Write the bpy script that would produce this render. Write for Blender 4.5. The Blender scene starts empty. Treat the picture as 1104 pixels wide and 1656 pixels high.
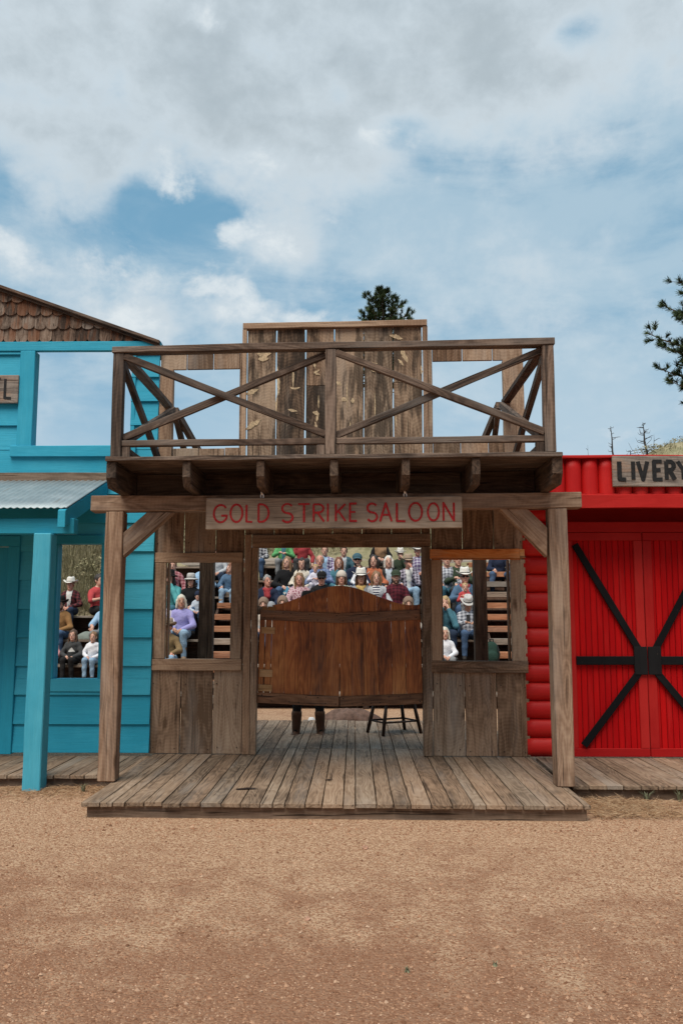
import bpy, math, random
import numpy as np
from mathutils import Vector, Matrix
R = math.radians
rng = random.Random(7)
sc = bpy.context.scene
col = sc.collection

# ------------------------------------------------------------------ camera
F = 1400.0
TH = math.atan(170 / F)
YAW = math.atan(21 / F)
ZC = 1.63
cam = bpy.data.cameras.new('camera')
cam.sensor_fit = 'VERTICAL'; cam.sensor_height = 36; cam.lens = 36 * F / 1656
cam.clip_end = 2000; cam.clip_start = .05
camo = bpy.data.objects.new('camera', cam); col.objects.link(camo)
camo.location = (0, 0, ZC); camo.rotation_euler = (R(90) + TH, 0, YAW)
sc.camera = camo


def ray(x, y):
    a = (x - 552) / F; b = (828 - y) / F
    c, s = math.cos(TH), math.sin(TH)
    dx, dy, dz = a, c - b * s, s + b * c
    cy, sy = math.cos(YAW), math.sin(YAW)
    return dx * cy - dy * sy, dx * sy + dy * cy, dz


def at(x, y, Y):
    r = ray(x, y); t = Y / r[1]
    return Vector((r[0] * t, Y, ZC + r[2] * t))


SH, XC = .045, -.2          # the saloon stands a little out of square


def ats(x, y, D):           # local (unsheared) X, Z on the saloon plane at depth D
    r = ray(x, y); t = (D + SH * XC) / (r[1] + SH * r[0])
    return r[0] * t, ZC + r[2] * t


# ------------------------------------------------------------------ node helpers
class NT:
    def __init__(s, tree):
        s.t = tree; s.n = tree.nodes; s.l = tree.links

    def node(s, kind, **kw):
        n = s.n.new(kind)
        for k, v in kw.items(): setattr(n, k, v)
        return n

    def put(s, sock, v):
        if isinstance(v, bpy.types.NodeSocket): s.l.new(v, sock)
        elif v is not None: sock.default_value = v

    def m(s, op, a, b=None, c=None, clamp=False):
        n = s.node('ShaderNodeMath', operation=op, use_clamp=clamp)
        s.put(n.inputs[0], a); s.put(n.inputs[1], b)
        if c is not None: s.put(n.inputs[2], c)
        return n.outputs[0]

    def vm(s, op, a, b=None):
        n = s.node('ShaderNodeVectorMath', operation=op)
        s.put(n.inputs[0], a); s.put(n.inputs[1], b)
        return n.outputs[0]

    def noise(s, vec, scale=1, detail=4, rough=.55, dist=0):
        n = s.node('ShaderNodeTexNoise'); n.noise_dimensions = '3D'
        s.put(n.inputs['Vector'], vec); n.inputs['Scale'].default_value = scale
        n.inputs['Detail'].default_value = detail; n.inputs['Roughness'].default_value = rough
        n.inputs['Distortion'].default_value = dist
        return n.outputs['Fac']

    def ramp(s, fac, stops, interp='LINEAR'):
        n = s.node('ShaderNodeValToRGB'); n.color_ramp.interpolation = interp
        e = n.color_ramp.elements
        while len(e) < len(stops): e.new(.5)
        for k, (p, c) in enumerate(stops):
            e[k].position = p
            e[k].color = (c[0], c[1], c[2], 1) if not isinstance(c, (int, float)) else (c, c, c, 1)
        s.put(n.inputs[0], fac)
        return n.outputs[0]

    def mix(s, fac, a, b, mode='MIX'):
        n = s.node('ShaderNodeMix', data_type='RGBA', blend_type=mode)
        s.put(n.inputs[0], fac)
        for k, v in ((6, a), (7, b)):
            if isinstance(v, tuple) and len(v) == 3: v = (*v, 1)
            s.put(n.inputs[k], v)
        return n.outputs[2]

    def step(s, v, lo, hi):
        n = s.node('ShaderNodeMapRange', interpolation_type='SMOOTHSTEP')
        s.put(n.inputs[0], v); s.put(n.inputs[1], lo); s.put(n.inputs[2], hi)
        return n.outputs[0]

    def attr(s, name):
        return s.node('ShaderNodeAttribute', attribute_name=name)

    def bump(s, h, strength=.3, dist=.01):
        n = s.node('ShaderNodeBump'); n.inputs['Strength'].default_value = strength
        n.inputs['Distance'].default_value = dist; s.put(n.inputs['Height'], h)
        return n.outputs[0]


def newmat(name):
    m = bpy.data.materials.new(name); m.use_nodes = True
    nt = NT(m.node_tree); bs = m.node_tree.nodes['Principled BSDF']
    return m, nt, bs


def wood(name, dark, mid, light, rough=.85, bump=.5, var=.34, knots=.8, blotch=.5, gloss=0, saw=.05, stain=None, stain_amt=0., grain=1., grey=.32):
    m, nt, bs = newmat(name)
    wc = nt.attr('wc').outputs['Vector']; rn = nt.attr('rnd').outputs['Fac']
    A = nt.noise(nt.vm('MULTIPLY', wc, (1.3, 24, 24)), 1, 6, .62)
    B = nt.noise(nt.vm('MULTIPLY', wc, (5, 190, 190)), 1, 4, .6)
    C = nt.noise(nt.vm('MULTIPLY', wc, (.8, 5, 5)), 1, 2, .45)
    ring = nt.m('SINE', nt.m('MULTIPLY', C, 95.))
    vo = nt.node('ShaderNodeTexVoronoi'); nt.put(vo.inputs['Vector'], nt.vm('MULTIPLY', wc, (1.5, 4.2, 4.2)))
    vo.inputs['Scale'].default_value = 1
    kn = nt.m('SUBTRACT', 1., nt.step(vo.outputs['Distance'], .03, .17))
    sp = nt.node('ShaderNodeSeparateXYZ'); nt.put(sp.inputs[0], wc)
    sw = nt.m('SINE', nt.m('ADD', nt.m('MULTIPLY', sp.outputs[0], 165.), nt.m('MULTIPLY', C, 60.)))
    pos = nt.node('ShaderNodeTexCoord').outputs['Object']
    bl = nt.noise(pos, 1.7, 5, .62)
    fine = nt.noise(nt.vm('MULTIPLY', wc, (9, 30, 30)), 1, 5, .7)
    v = nt.m('SUBTRACT', nt.m('MULTIPLY', A, .80 * grain), .09 - .40 * (1 - grain))
    v = nt.m('ADD', v, nt.m('SUBTRACT', nt.m('MULTIPLY', B, .60 * grain), .12 - .30 * (1 - grain)))
    v = nt.m('ADD', v, nt.m('MULTIPLY', ring, .065))
    v = nt.m('ADD', v, nt.m('MULTIPLY', sw, saw * .28))
    v = nt.m('ADD', v, nt.m('MULTIPLY', nt.m('SUBTRACT', rn, .5), var))
    v = nt.m('ADD', v, nt.m('MULTIPLY', nt.m('SUBTRACT', bl, .5), blotch))
    v = nt.m('SUBTRACT', v, nt.m('MULTIPLY', kn, .25 * knots))
    c = nt.ramp(v, [(.24, dark), (.5, mid), (.78, light)])
    # dark cracks running along the grain
    ck = nt.noise(nt.vm('MULTIPLY', wc, (1.1, 46, 46)), 1, 3, .5)
    crack = nt.step(ck, .635, .675)
    c = nt.mix(nt.m('MULTIPLY', crack, .88 * min(1, grain + .1)), c, (dark[0] * .35, dark[1] * .33, dark[2] * .32))
    # silvered grey weathering
    gr = nt.step(nt.noise(nt.vm('MULTIPLY', wc, (.6, 4, 4)), 1, 4, .6), .5, .72)
    g = sum(light) / 3
    c = nt.mix(nt.m('MULTIPLY', gr, grey), c, (g * .98, g * .92, g * .86))
    h2 = nt.m('FRACT', nt.m('MULTIPLY', rn, 7.31))
    c = nt.mix(nt.m('MULTIPLY', h2, .55), c, nt.mix(1., c, (1.12, .90, .74), 'MULTIPLY'))
    if stain:
        sf = nt.step(nt.noise(nt.vm('MULTIPLY', wc, (1.3, 7.5, 7.5)), 1, 5, .65), .48, .58)
        c = nt.mix(nt.m('MULTIPLY', sf, stain_amt), c, stain)
    nt.put(bs.inputs['Base Color'], c)
    nt.put(bs.inputs['Roughness'], nt.m('ADD', rough - .1, nt.m('MULTIPLY', fine, .2)))
    bs.inputs['Specular IOR Level'].default_value = .25 + gloss
    h = nt.m('ADD', nt.m('MULTIPLY', B, .6), nt.m('MULTIPLY', ring, .12))
    h = nt.m('SUBTRACT', h, nt.m('MULTIPLY', crack, 1.2))
    h = nt.m('ADD', h, nt.m('MULTIPLY', sw, saw * .8))
    h = nt.m('SUBTRACT', h, nt.m('MULTIPLY', kn, .4))
    nt.put(bs.inputs['Normal'], nt.bump(h, bump, .006))
    return m


def paint(name, base, alt, under=(.12, .09, .07), chips=.72, rough=.6, bump=.35, var=.12, spec=.3, dust=None):
    m, nt, bs = newmat(name)
    wc = nt.attr('wc').outputs['Vector']; rn = nt.attr('rnd').outputs['Fac']
    B = nt.noise(nt.vm('MULTIPLY', wc, (4, 120, 120)), 1, 4, .6)
    A = nt.noise(nt.vm('MULTIPLY', wc, (1.2, 14, 14)), 1, 5, .6)
    bl = nt.noise(nt.node('ShaderNodeTexCoord').outputs['Object'], 2.1, 5, .65)
    f = nt.m('ADD', nt.m('MULTIPLY', A, .6), nt.m('MULTIPLY', nt.m('SUBTRACT', rn, .5), .7))
    f = nt.m('ADD', f, nt.m('MULTIPLY', nt.m('SUBTRACT', bl, .5), 1.1))
    c = nt.mix(nt.step(f, .0, .7), base, alt)
    d = nt.m('ADD', 1 - var, nt.m('MULTIPLY', B, var * 2))
    hsv = nt.node('ShaderNodeHueSaturation'); nt.put(hsv.inputs['Value'], d); nt.put(hsv.inputs['Color'], c)
    c = hsv.outputs[0]
    if dust:
        df = nt.step(nt.noise(nt.vm('MULTIPLY', wc, (1, 6, 6)), 1, 5, .7), .5, .75)
        c = nt.mix(nt.m('MULTIPLY', df, .35), c, dust)
    ch = nt.noise(nt.vm('MULTIPLY', wc, (14, 60, 60)), 1, 5, .7)
    cf = nt.step(ch, chips, chips + .03)
    c = nt.mix(nt.m('MULTIPLY', cf, .8), c, under)
    nt.put(bs.inputs['Base Color'], c)
    bs.inputs['Specular IOR Level'].default_value = spec
    nt.put(bs.inputs['Roughness'], nt.m('ADD', rough - .1, nt.m('MULTIPLY', A, .25)))
    h = nt.m('SUBTRACT', nt.m('ADD', B, nt.m('MULTIPLY', A, .8)), nt.m('MULTIPLY', cf, .7))
    nt.put(bs.inputs['Normal'], nt.bump(h, bump, .005))
    return m


def plain(name, c, rough=.8, noise=.25, scale=30, bump=.0, metal=0, spec=.3):
    m, nt, bs = newmat(name)
    n = nt.noise(nt.node('ShaderNodeTexCoord').outputs['Object'], scale, 4, .6)
    a = tuple(max(0, x * (1 - noise)) for x in c); b = tuple(min(1, x * (1 + noise)) for x in c)
    nt.put(bs.inputs['Base Color'], nt.mix(nt.step(n, .3, .7), a, b))
    bs.inputs['Roughness'].default_value = rough; bs.inputs['Metallic'].default_value = metal
    bs.inputs['Specular IOR Level'].default_value = spec
    if bump: nt.put(bs.inputs['Normal'], nt.bump(n, bump, .01))
    return m


def rndcol(name, stops, rough=.9, spec=.2, wave=0):
    m, nt, bs = newmat(name)
    rn = nt.attr('rnd').outputs['Fac']
    n = nt.noise(nt.node('ShaderNodeTexCoord').outputs['Object'], 40, 3, .6)
    f = nt.m('ADD', rn, nt.m('MULTIPLY', nt.m('SUBTRACT', n, .5), .3))
    nt.put(bs.inputs['Base Color'], nt.ramp(f, stops))
    bs.inputs['Roughness'].default_value = rough; bs.inputs['Specular IOR Level'].default_value = spec
    return m


M = {}
M['wall'] = wood('weathered wall wood', (.115, .072, .046), (.272, .187, .130), (.41, .308, .225), var=.40, saw=.10, grain=.62, knots=1.5, blotch=.65)
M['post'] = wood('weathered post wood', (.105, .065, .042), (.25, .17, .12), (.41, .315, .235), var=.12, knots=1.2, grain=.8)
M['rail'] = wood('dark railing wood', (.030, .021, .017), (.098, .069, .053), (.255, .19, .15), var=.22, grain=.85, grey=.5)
M['slab'] = wood('rough slab wood', (.045, .030, .021), (.178, .122, .084), (.36, .27, .195), var=.45, saw=.12, knots=1.3, blotch=.9, stain=(.022, .016, .012), stain_amt=.7, grain=.62)
M['deck'] = wood('grey deck wood', (.085, .06, .042), (.235, .172, .122), (.365, .29, .222), var=.22, blotch=.45, knots=.6, bump=.6, grain=.75)
M['skirt'] = wood('dusty skirt wood', (0.09, 0.0603, 0.0414), (0.171, 0.1215, 0.0882), (0.27, 0.198, 0.1485), var=.1)
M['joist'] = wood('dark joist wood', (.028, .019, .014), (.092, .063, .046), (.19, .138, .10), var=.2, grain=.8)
M['bark'] = plain('pale bare sapwood', (.47, .35, .22), .85, .35, 45, .3)
M['sign'] = wood('brown sign wood', (.16, .115, .085), (.30, .225, .168), (.42, .335, .26), var=.1, saw=.0, blotch=1.0, grain=.5, knots=1.5)
M['door'] = wood('red brown door wood', (.12, .034, .011), (.37, .122, .034), (.60, .25, .08), rough=.5, var=.16, gloss=.12, blotch=.9, saw=0, grain=.62, grey=.12)
M['doorb'] = wood('brown batten wood', (.08, .034, .016), (.19, .088, .042), (.30, .155, .085), rough=.55, var=.2, gloss=.1)
M['block'] = wood('fresh pine block', (0.25, 0.13, 0.055), (0.42, 0.25, 0.12), (0.55, 0.36, 0.2), var=.5, knots=.2)
M['orange'] = wood('orange stained board', (.25, .075, .018), (.60, .21, .055), (.70, .33, .12), var=.2, stain=(.42, .30, .2), stain_amt=.3)
M['teal'] = paint('teal paint', (.018, .31, .46), (.045, .385, .54), chips=.715, var=.2, bump=.5)
M['teal_post'] = paint('sun faded teal paint', (.036, .315, .45), (.072, .39, .52), chips=.70, bump=.7, var=.18)
M['teal_dark'] = paint('deep teal paint', (.010, .235, .36), (.016, .29, .43), chips=.78, var=.18)
M['red'] = paint('red paint', (.42, .0022, .004), (.50, .004, .005), chips=.74, var=.26, spec=.12, rough=.72, dust=(.52, .035, .03), bump=.6)
M['redlog'] = paint('glossy red log paint', (.46, .006, .006), (.54, .016, .012), chips=.75, rough=.5, spec=.28, bump=.35, var=.2)
M['redtrim'] = paint('faded red trim paint', (.36, .008, .008), (.45, .020, .017), chips=.72, spec=.15)
M['black'] = paint('black strap paint', (.006, .006, .007), (.014, .014, .015), under=(.16, .12, .09), chips=.69, rough=.7, spec=.12)
M['letter_black'] = plain('black letter paint', (.012, .012, .013), .7, .4)
M['letter_red'] = plain('red letter paint', (.36, .016, .020), .75, .35, 60)
M['signgrey'] = wood('grey sign wood', (0.11, 0.1, 0.095), (0.25, 0.235, 0.22), (0.38, 0.355, 0.33), var=.1, blotch=.9, stain=(0.34, 0.2, 0.13), stain_amt=.45)
M['shingle'] = wood('weathered shingle', (.04, .026, .019), (.135, .097, .075), (.25, .205, .17), var=.5, blotch=.8, stain=(.20, .075, .032), stain_amt=.5)
M['tin'] = None
m, nt, bs = newmat('galvanised tin')
tc = nt.node('ShaderNodeTexCoord').outputs['Object']
n1 = nt.noise(tc, 3.2, 6, .65); n2 = nt.noise(nt.vm('MULTIPLY', tc, (40, 2, 2)), 1, 3, .6)
c = nt.ramp(n1, [(.3, (.19, .245, .275)), (.55, (.26, .32, .35)), (.75, (.35, .40, .425))])
c = nt.mix(nt.m('MULTIPLY', nt.step(n2, .62, .72), .5), c, (.20, .16, .13))
nt.put(bs.inputs['Base Color'], c); bs.inputs['Metallic'].default_value = .25; bs.inputs['Roughness'].default_value = .5
M['tin'] = m
M['steel'] = plain('bright steel', (.78, .76, .74), .4, .2, 60, 0, .8)
M['iron'] = plain('dull hinge iron', (.35, .30, .24), .6, .3, 60, 0, .3)
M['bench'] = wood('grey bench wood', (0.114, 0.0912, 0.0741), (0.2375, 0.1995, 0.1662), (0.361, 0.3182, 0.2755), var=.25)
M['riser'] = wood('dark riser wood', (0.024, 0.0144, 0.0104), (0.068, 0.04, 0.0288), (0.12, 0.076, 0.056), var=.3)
M['stair'] = wood('orange stair wood', (0.16, 0.068, 0.035), (0.33, 0.155, 0.085), (0.46, 0.245, 0.145), var=.3)
M['stool'] = wood('dark stool wood', (0.012, 0.007, 0.005), (0.035, 0.02, 0.014), (0.07, 0.042, 0.03), var=.1, rough=.5)
M['needle'] = rndcol('pine needles', [(0, (.018, .030, .014)), (.45, (.045, .07, .026)), (1, (.105, .125, .045))])
M['twig'] = plain('pine bark', (.075, .05, .036), .95, .4, 14, .6)
M['dead'] = plain('charred dead wood', (.05, .045, .045), .95, .3)
M['pebble'] = rndcol('gravel', [(0, (.15, .07, .038)), (.35, (.31, .16, .093)), (.85, (.41, .24, .15)), (1, (.49, .33, .23))])
M['straw'] = rndcol('straw', [(0, (.20, .105, .05)), (.5, (.36, .22, .125)), (1, (.50, .36, .23))])
M['weed'] = rndcol('weed', [(0, (.13, .14, .08)), (1, (.26, .26, .17))])
M['drygrass'] = rndcol('dry grass', [(0, (.14, .13, .07)), (.4, (.25, .225, .13)), (.75, (.33, .285, .185)), (1, (.40, .34, .24))])
M['rock'] = plain('reddish granite', (.42, .24, .165), .9, .35, 30, .5)
M['tarp'] = plain('brown canvas', (.14, .085, .065), .85, .3, 18, .5)
M['paper'] = plain('crumpled white paper', (.7, .7, .7), .8, .08)

# ground
m, nt, bs = newmat('decomposed granite gravel')
tc = nt.node('ShaderNodeTexCoord').outputs['Object']
big = nt.noise(tc, .45, 5, .6); med = nt.noise(tc, 3.5, 6, .65); fine = nt.noise(tc, 60, 5, .75)
vo = nt.node('ShaderNodeTexVoronoi'); nt.put(vo.inputs['Vector'], tc); vo.inputs['Scale'].default_value = 85
sep = nt.node('ShaderNodeSeparateColor'); nt.put(sep.inputs[0], vo.outputs['Color'])
c = nt.ramp(nt.m('ADD', nt.m('MULTIPLY', fine, .6), nt.m('MULTIPLY', sep.outputs[0], .4)),
            [(.28, (.23, .108, .058)), (.5, (.41, .255, .158)), (.75, (.58, .405, .275))])
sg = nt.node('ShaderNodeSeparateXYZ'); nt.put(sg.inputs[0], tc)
street = nt.m('MULTIPLY', nt.m('SUBTRACT', 6.1, sg.outputs[1]), .075)  # near ground painted darker and redder, a vignette put into the colour
dirt = nt.step(nt.m('ADD', nt.m('ADD', nt.m('MULTIPLY', big, .55), nt.m('MULTIPLY', med, .45)), nt.m('MINIMUM', nt.m('MAXIMUM', street, -.06), .16)), .47, .66)  # random soil patches together with the painted near darkening
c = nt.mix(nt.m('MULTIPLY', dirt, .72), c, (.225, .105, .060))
nt.put(bs.inputs['Base Color'], c); bs.inputs['Roughness'].default_value = .95; bs.inputs['Specular IOR Level'].default_value = .1
h = nt.m('ADD', nt.m('ADD', fine, nt.m('MULTIPLY', med, 1.2)), nt.m('MULTIPLY', vo.outputs['Distance'], -.8))
rel = nt.noise(tc, 9, 5, .6)
h = nt.m('ADD', h, nt.m('MULTIPLY', rel, 2.2))
nt.put(bs.inputs['Normal'], nt.bump(h, .7, .014))
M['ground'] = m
m, nt, bs = newmat('dry grassy hillside')
tc = nt.node('ShaderNodeTexCoord').outputs['Object']
a = nt.noise(tc, .5, 6, .65); b = nt.noise(tc, 7, 6, .75)
c = nt.ramp(nt.m('ADD', nt.m('MULTIPLY', a, .55), nt.m('MULTIPLY', b, .45)),
            [(.33, (.16, .155, .08)), (.47, (.27, .25, .15)), (.58, (.36, .31, .20)), (.72, (.45, .38, .28))])
nt.put(bs.inputs['Base Color'], c); bs.inputs['Roughness'].default_value = .95; bs.inputs['Specular IOR Level'].default_value = .1
nt.put(bs.inputs['Normal'], nt.bump(b, .8, .1))
M['hill'] = m


# ------------------------------------------------------------------ object helpers
def tag(o, label=None, cat=None, group=None, kind=None):
    if label: o['label'] = label
    if cat: o['category'] = cat
    if group: o['group'] = group
    if kind: o['kind'] = kind
    return o


def empty(name, label, cat, loc=(0, 0, 0), group=None, rz=0):
    o = bpy.data.objects.new(name, None); col.objects.link(o)
    o.location = loc; o.rotation_euler = (0, 0, rz); o.empty_display_size = .2
    return tag(o, label, cat, group)


def copy_tree(o, parent=None):
    c = o.copy(); col.objects.link(c); c.parent = parent
    for ch in list(o.children): copy_tree(ch, c)
    return c


class MB:
    def __init__(s): s.v = []; s.f = []; s.wc = []; s.rn = []; s.mi = []

    def add(s, vs, fs, wc=None, rn=None, mi=0):
        b = len(s.v)
        s.v += [tuple(v) for v in vs]
        if wc is None:
            o = Vector((rng.uniform(0, 60), rng.uniform(0, 60), rng.uniform(0, 60)))
            wc = [Vector(v) + o for v in vs]
        s.wc += [tuple(w) for w in wc]
        r = rng.random() if rn is None else rn
        s.rn += [r] * len(vs)
        s.f += [tuple(b + i for i in f) for f in fs]; s.mi += [mi] * len(fs)

    def bar(s, p, q, w, h, up=(0, 0, 1), n=1, wob=0., w1=None, h1=None, rn=None, mi=0):
        p, q = Vector(p), Vector(q); t = q - p; L = t.length; t.normalize()
        side = t.cross(Vector(up))
        if side.length < 1e-6: side = t.cross(Vector((1, 0, 0)))
        side.normalize(); u2 = side.cross(t)
        w1 = w if w1 is None else w1; h1 = h if h1 is None else h1
        o = (rng.uniform(0, 60), rng.uniform(0, 60), rng.uniform(0, 60))
        ph = [rng.uniform(0, 6.28) for _ in range(8)]; fr = [rng.uniform(1, 3.5) for _ in range(8)]
        vs = []; wc = []
        for i in range(n + 1):
            k = i / n; ww = w + (w1 - w) * k; hh = h + (h1 - h) * k
            for j, (a, b) in enumerate(((-1, -1), (1, -1), (1, 1), (-1, 1))):
                da = wob * math.sin(ph[j] + fr[j] * k * L * 2); db = wob * math.sin(ph[j + 4] + fr[j + 4] * k * L * 2)
                vs.append(p + t * (L * k) + side * (a * ww / 2 + da) + u2 * (b * hh / 2 + db))
                wc.append((o[0] + L * k, o[1] + a * ww / 2, o[2] + b * hh / 2))
        fs = [(3, 2, 1, 0)]
        for i in range(n):
            for j in range(4):
                a = i * 4 + j; b = i * 4 + (j + 1) % 4
                fs.append((a, b, b + 4, a + 4))
        e = n * 4; fs.append((e, e + 1, e + 2, e + 3))
        s.add(vs, fs, wc, rn, mi)

    def box(s, x0, x1, y0, y1, z0, z1, n=1, wob=0., axis=None, rn=None, mi=0):
        cx, cy, cz = (x0 + x1) / 2, (y0 + y1) / 2, (z0 + z1) / 2
        d = (abs(x1 - x0), abs(y1 - y0), abs(z1 - z0))
        ax = axis if axis is not None else d.index(max(d))
        if ax == 0: s.bar((x0, cy, cz), (x1, cy, cz), d[1], d[2], (0, 0, 1), n, wob, rn=rn, mi=mi)
        elif ax == 1: s.bar((cx, y0, cz), (cx, y1, cz), d[0], d[2], (0, 0, 1), n, wob, rn=rn, mi=mi)
        else: s.bar((cx, cy, z0), (cx, cy, z1), d[0], d[1], (0, 1, 0), n, wob, rn=rn, mi=mi)

    def prism_x(s, poly, x0, x1, long_axis=1, rn=None):   # poly of (y, z)
        n = len(poly); o = [rng.uniform(0, 60) for _ in range(3)]
        vs = [(x0, y, z) for y, z in poly] + [(x1, y, z) for y, z in poly]
        wc = []
        for v in vs:
            if long_axis == 1: wc.append((v[1] + o[0], v[0] + o[1], v[2] + o[2]))
            else: wc.append((v[0] + o[0], v[1] + o[1], v[2] + o[2]))
        fs = [tuple(range(n))[::-1], tuple(range(n, 2 * n))]
        for i in range(n): fs.append((i, (i + 1) % n, n + (i + 1) % n, n + i))
        s.add(vs, fs, wc, rn)

    def prism_y(s, poly, y0, y1, along=2, rn=None, mi=0):   # poly of (x, z)
        n = len(poly); o = [rng.uniform(0, 60) for _ in range(3)]
        vs = [(x, y0, z) for x, z in poly] + [(x, y1, z) for x, z in poly]
        wc = [((v[2] if along == 2 else v[0]) + o[0], (v[0] if along == 2 else v[2]) + o[1], v[1] + o[2]) for v in vs]
        fs = [tuple(range(n)), tuple(range(n, 2 * n))[::-1]]
        for i in range(n): fs.append((i, n + i, n + (i + 1) % n, (i + 1) % n))
        s.add(vs, fs, wc, rn, mi)

    def tube(s, pts, rad, k=8, caps=True, rn=None, mi=0):
        pts = [Vector(p) for p in pts]; n = len(pts)
        if isinstance(rad, (int, float)): rad = [rad] * n
        vs = []; wc = []; o = [rng.uniform(0, 60) for _ in range(3)]; u = 0
        ref = None
        for i, p in enumerate(pts):
            t = (pts[min(i + 1, n - 1)] - pts[max(i - 1, 0)]).normalized()
            if ref is None:
                ref = t.cross(Vector((0, 0, 1)))
                if ref.length < .1: ref = t.cross(Vector((1, 0, 0)))
            ref = (ref - t * ref.dot(t)).normalized(); b = t.cross(ref)
            if i: u += (p - pts[i - 1]).length
            for j in range(k):
                a = j / k * 2 * math.pi
                d = ref * math.cos(a) + b * math.sin(a)
                vs.append(p + d * rad[i]); wc.append((u + o[0], math.cos(a) * rad[i] + o[1], math.sin(a) * rad[i] + o[2]))
        fs = []
        for i in range(n - 1):
            for j in range(k):
                fs.append((i * k + j, i * k + (j + 1) % k, (i + 1) * k + (j + 1) % k, (i + 1) * k + j))
        if caps: fs.append(tuple(range(k))[::-1]); fs.append(tuple((n - 1) * k + j for j in range(k)))
        s.add(vs, fs, wc, rn, mi)

    def shear(s, k=SH):
        s.v = [(x, y - k * (x - XC), z) for x, y, z in s.v]; return s

    def build(s, name, mats, parent=None, bevel=0, smooth=False):
        me = bpy.data.meshes.new(name)
        me.from_pydata(s.v, [], s.f)
        if not isinstance(mats, (list, tuple)): mats = [mats]
        for m in mats: me.materials.append(m)
        a = me.attributes.new('wc', 'FLOAT_VECTOR', 'POINT')
        a.data.foreach_set('vector', np.array(s.wc, dtype=np.float32).ravel())
        a = me.attributes.new('rnd', 'FLOAT', 'POINT'); a.data.foreach_set('value', np.array(s.rn, dtype=np.float32))
        if len(mats) > 1: me.polygons.foreach_set('material_index', s.mi)
        if smooth: me.polygons.foreach_set('use_smooth', [True] * len(me.polygons))
        o = bpy.data.objects.new(name, me); col.objects.link(o); o.parent = parent
        if bevel:
            b = o.modifiers.new('bevel', 'BEVEL'); b.width = bevel; b.segments = 1; b.limit_method = 'ANGLE'; b.angle_limit = R(40)
        return o


def strokes(mb, lines, ox, oz, sc_, y0, y1, w, taper=0):   # flat strokes of lettering in an XZ plane
    for ln in lines:
        pts = [(ox + a * sc_[0], oz + b * sc_[1]) for a, b in ln]
        for (a, b), (c, d) in zip(pts, pts[1:]):
            mb.bar((a, (y0 + y1) / 2, b), (c, (y0 + y1) / 2, d), abs(y1 - y0) * rng.uniform(.85, 1.1), w * rng.uniform(.9, 1.1), (0, 0, 1) if abs(c - a) > abs(d - b) else (1, 0, 0))
            pass
        for (a, b) in pts[1:-1]:
            n = 8
            mb.prism_y([(a + w / 2 * math.cos(i / n * 6.283), b + w / 2 * math.sin(i / n * 6.283)) for i in range(n)], y0 + .0007, y1)


def arc(cx, cz, rx, rz, a0, a1, n=12):
    return [(cx + rx * math.cos(R(a0 + (a1 - a0) * i / n)), cz + rz * math.sin(R(a0 + (a1 - a0) * i / n))) for i in range(n + 1)]


GL = {  # letters in a 1 x 1 cell (width, height)
    'G': [arc(.5, .5, .46, .5, 40, 330, 14) + [(.92, .38), (.55, .38)]],
    'O': [arc(.5, .5, .46, .5, 90, 450, 18)],
    'L': [[(.12, 1), (.12, .02), (.8, 0)]],
    'D': [[(.1, 0), (.1, 1)], [(.1, 1)] + arc(.3, .5, .58, .5, 78, -78, 10) + [(.1, 0)]],
    'S': [arc(.5, .75, .4, .25, 30, 270, 10) + arc(.5, .25, .42, .25, 90, -150, 10)[1:]],
    'T': [[(0, 1), (1, 1)], [(.5, 1), (.5, 0)]],
    'R': [[(.1, 0), (.1, 1)], [(.1, 1)] + arc(.45, .76, .4, .24, 80, -80, 8) + [(.1, .52)], [(.4, .52), (.9, 0)]],
    'I': [[(.5, 0), (.5, 1)]],
    'K': [[(.1, 0), (.1, 1)], [(.9, 1), (.1, .45)], [(.32, .6), (.92, 0)]],
    'E': [[(.9, 1), (.12, 1), (.12, 0), (.92, 0)], [(.12, .52), (.75, .52)]],
    'A': [[(0, 0), (.5, 1), (1, 0)], [(.18, .36), (.82, .36)]],
    'N': [[(.08, 0), (.08, 1), (.92, 0), (.92, 1)]],
    'V': [[(.05, 1), (.5, 0), (.95, 1)]],
    'Y': [[(0, 1), (.5, .5), (1, 1)], [(.5, .5), (.5, 0)]],
    'H': [[(.1, 0), (.1, 1)], [(.9, 0), (.9, 1)], [(.1, .5), (.9, .5)]],
}

# ------------------------------------------------------------------ depth planes
DF, DP, DW, DB, DBK = 7.24, 8.03, 9.69, 7.50, 12.95
DZ = .13

# ------------------------------------------------------------------ world: daylight sky with broken cloud, and one soft sun
SUN_EL, SUN_AZ = R(60), R(203)        # azimuth clockwise from +Y: behind the camera, a little to the left
w = bpy.data.worlds.new('World'); sc.world = w; w.use_nodes = True
nt = NT(w.node_tree); bg = w.node_tree.nodes['Background']; bg.inputs['Strength'].default_value = .1
sky = nt.node('ShaderNodeTexSky', sky_type='NISHITA'); sky.sun_disc = False
sky.sun_elevation = SUN_EL; sky.sun_rotation = SUN_AZ; sky.air_density = 1.0; sky.dust_density = 1.2; sky.ozone_density = 1.0
hs = nt.node('ShaderNodeHueSaturation'); nt.put(hs.inputs['Color'], sky.outputs[0])
hs.inputs['Saturation'].default_value = .85; hs.inputs['Value'].default_value = 1.0; hs.inputs['Hue'].default_value = .478
d = nt.node('ShaderNodeTexCoord').outputs['Generated']
sp = nt.node('ShaderNodeSeparateXYZ'); nt.put(sp.inputs[0], d)
az = nt.m('ARCTAN2', sp.outputs[0], sp.outputs[1]); el = nt.m('ARCSINE', sp.outputs[2])
AE = nt.node('ShaderNodeCombineXYZ'); nt.put(AE.inputs[0], az); nt.put(AE.inputs[1], nt.m('MULTIPLY', el, 1.35))
ae = AE.outputs[0]
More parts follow.
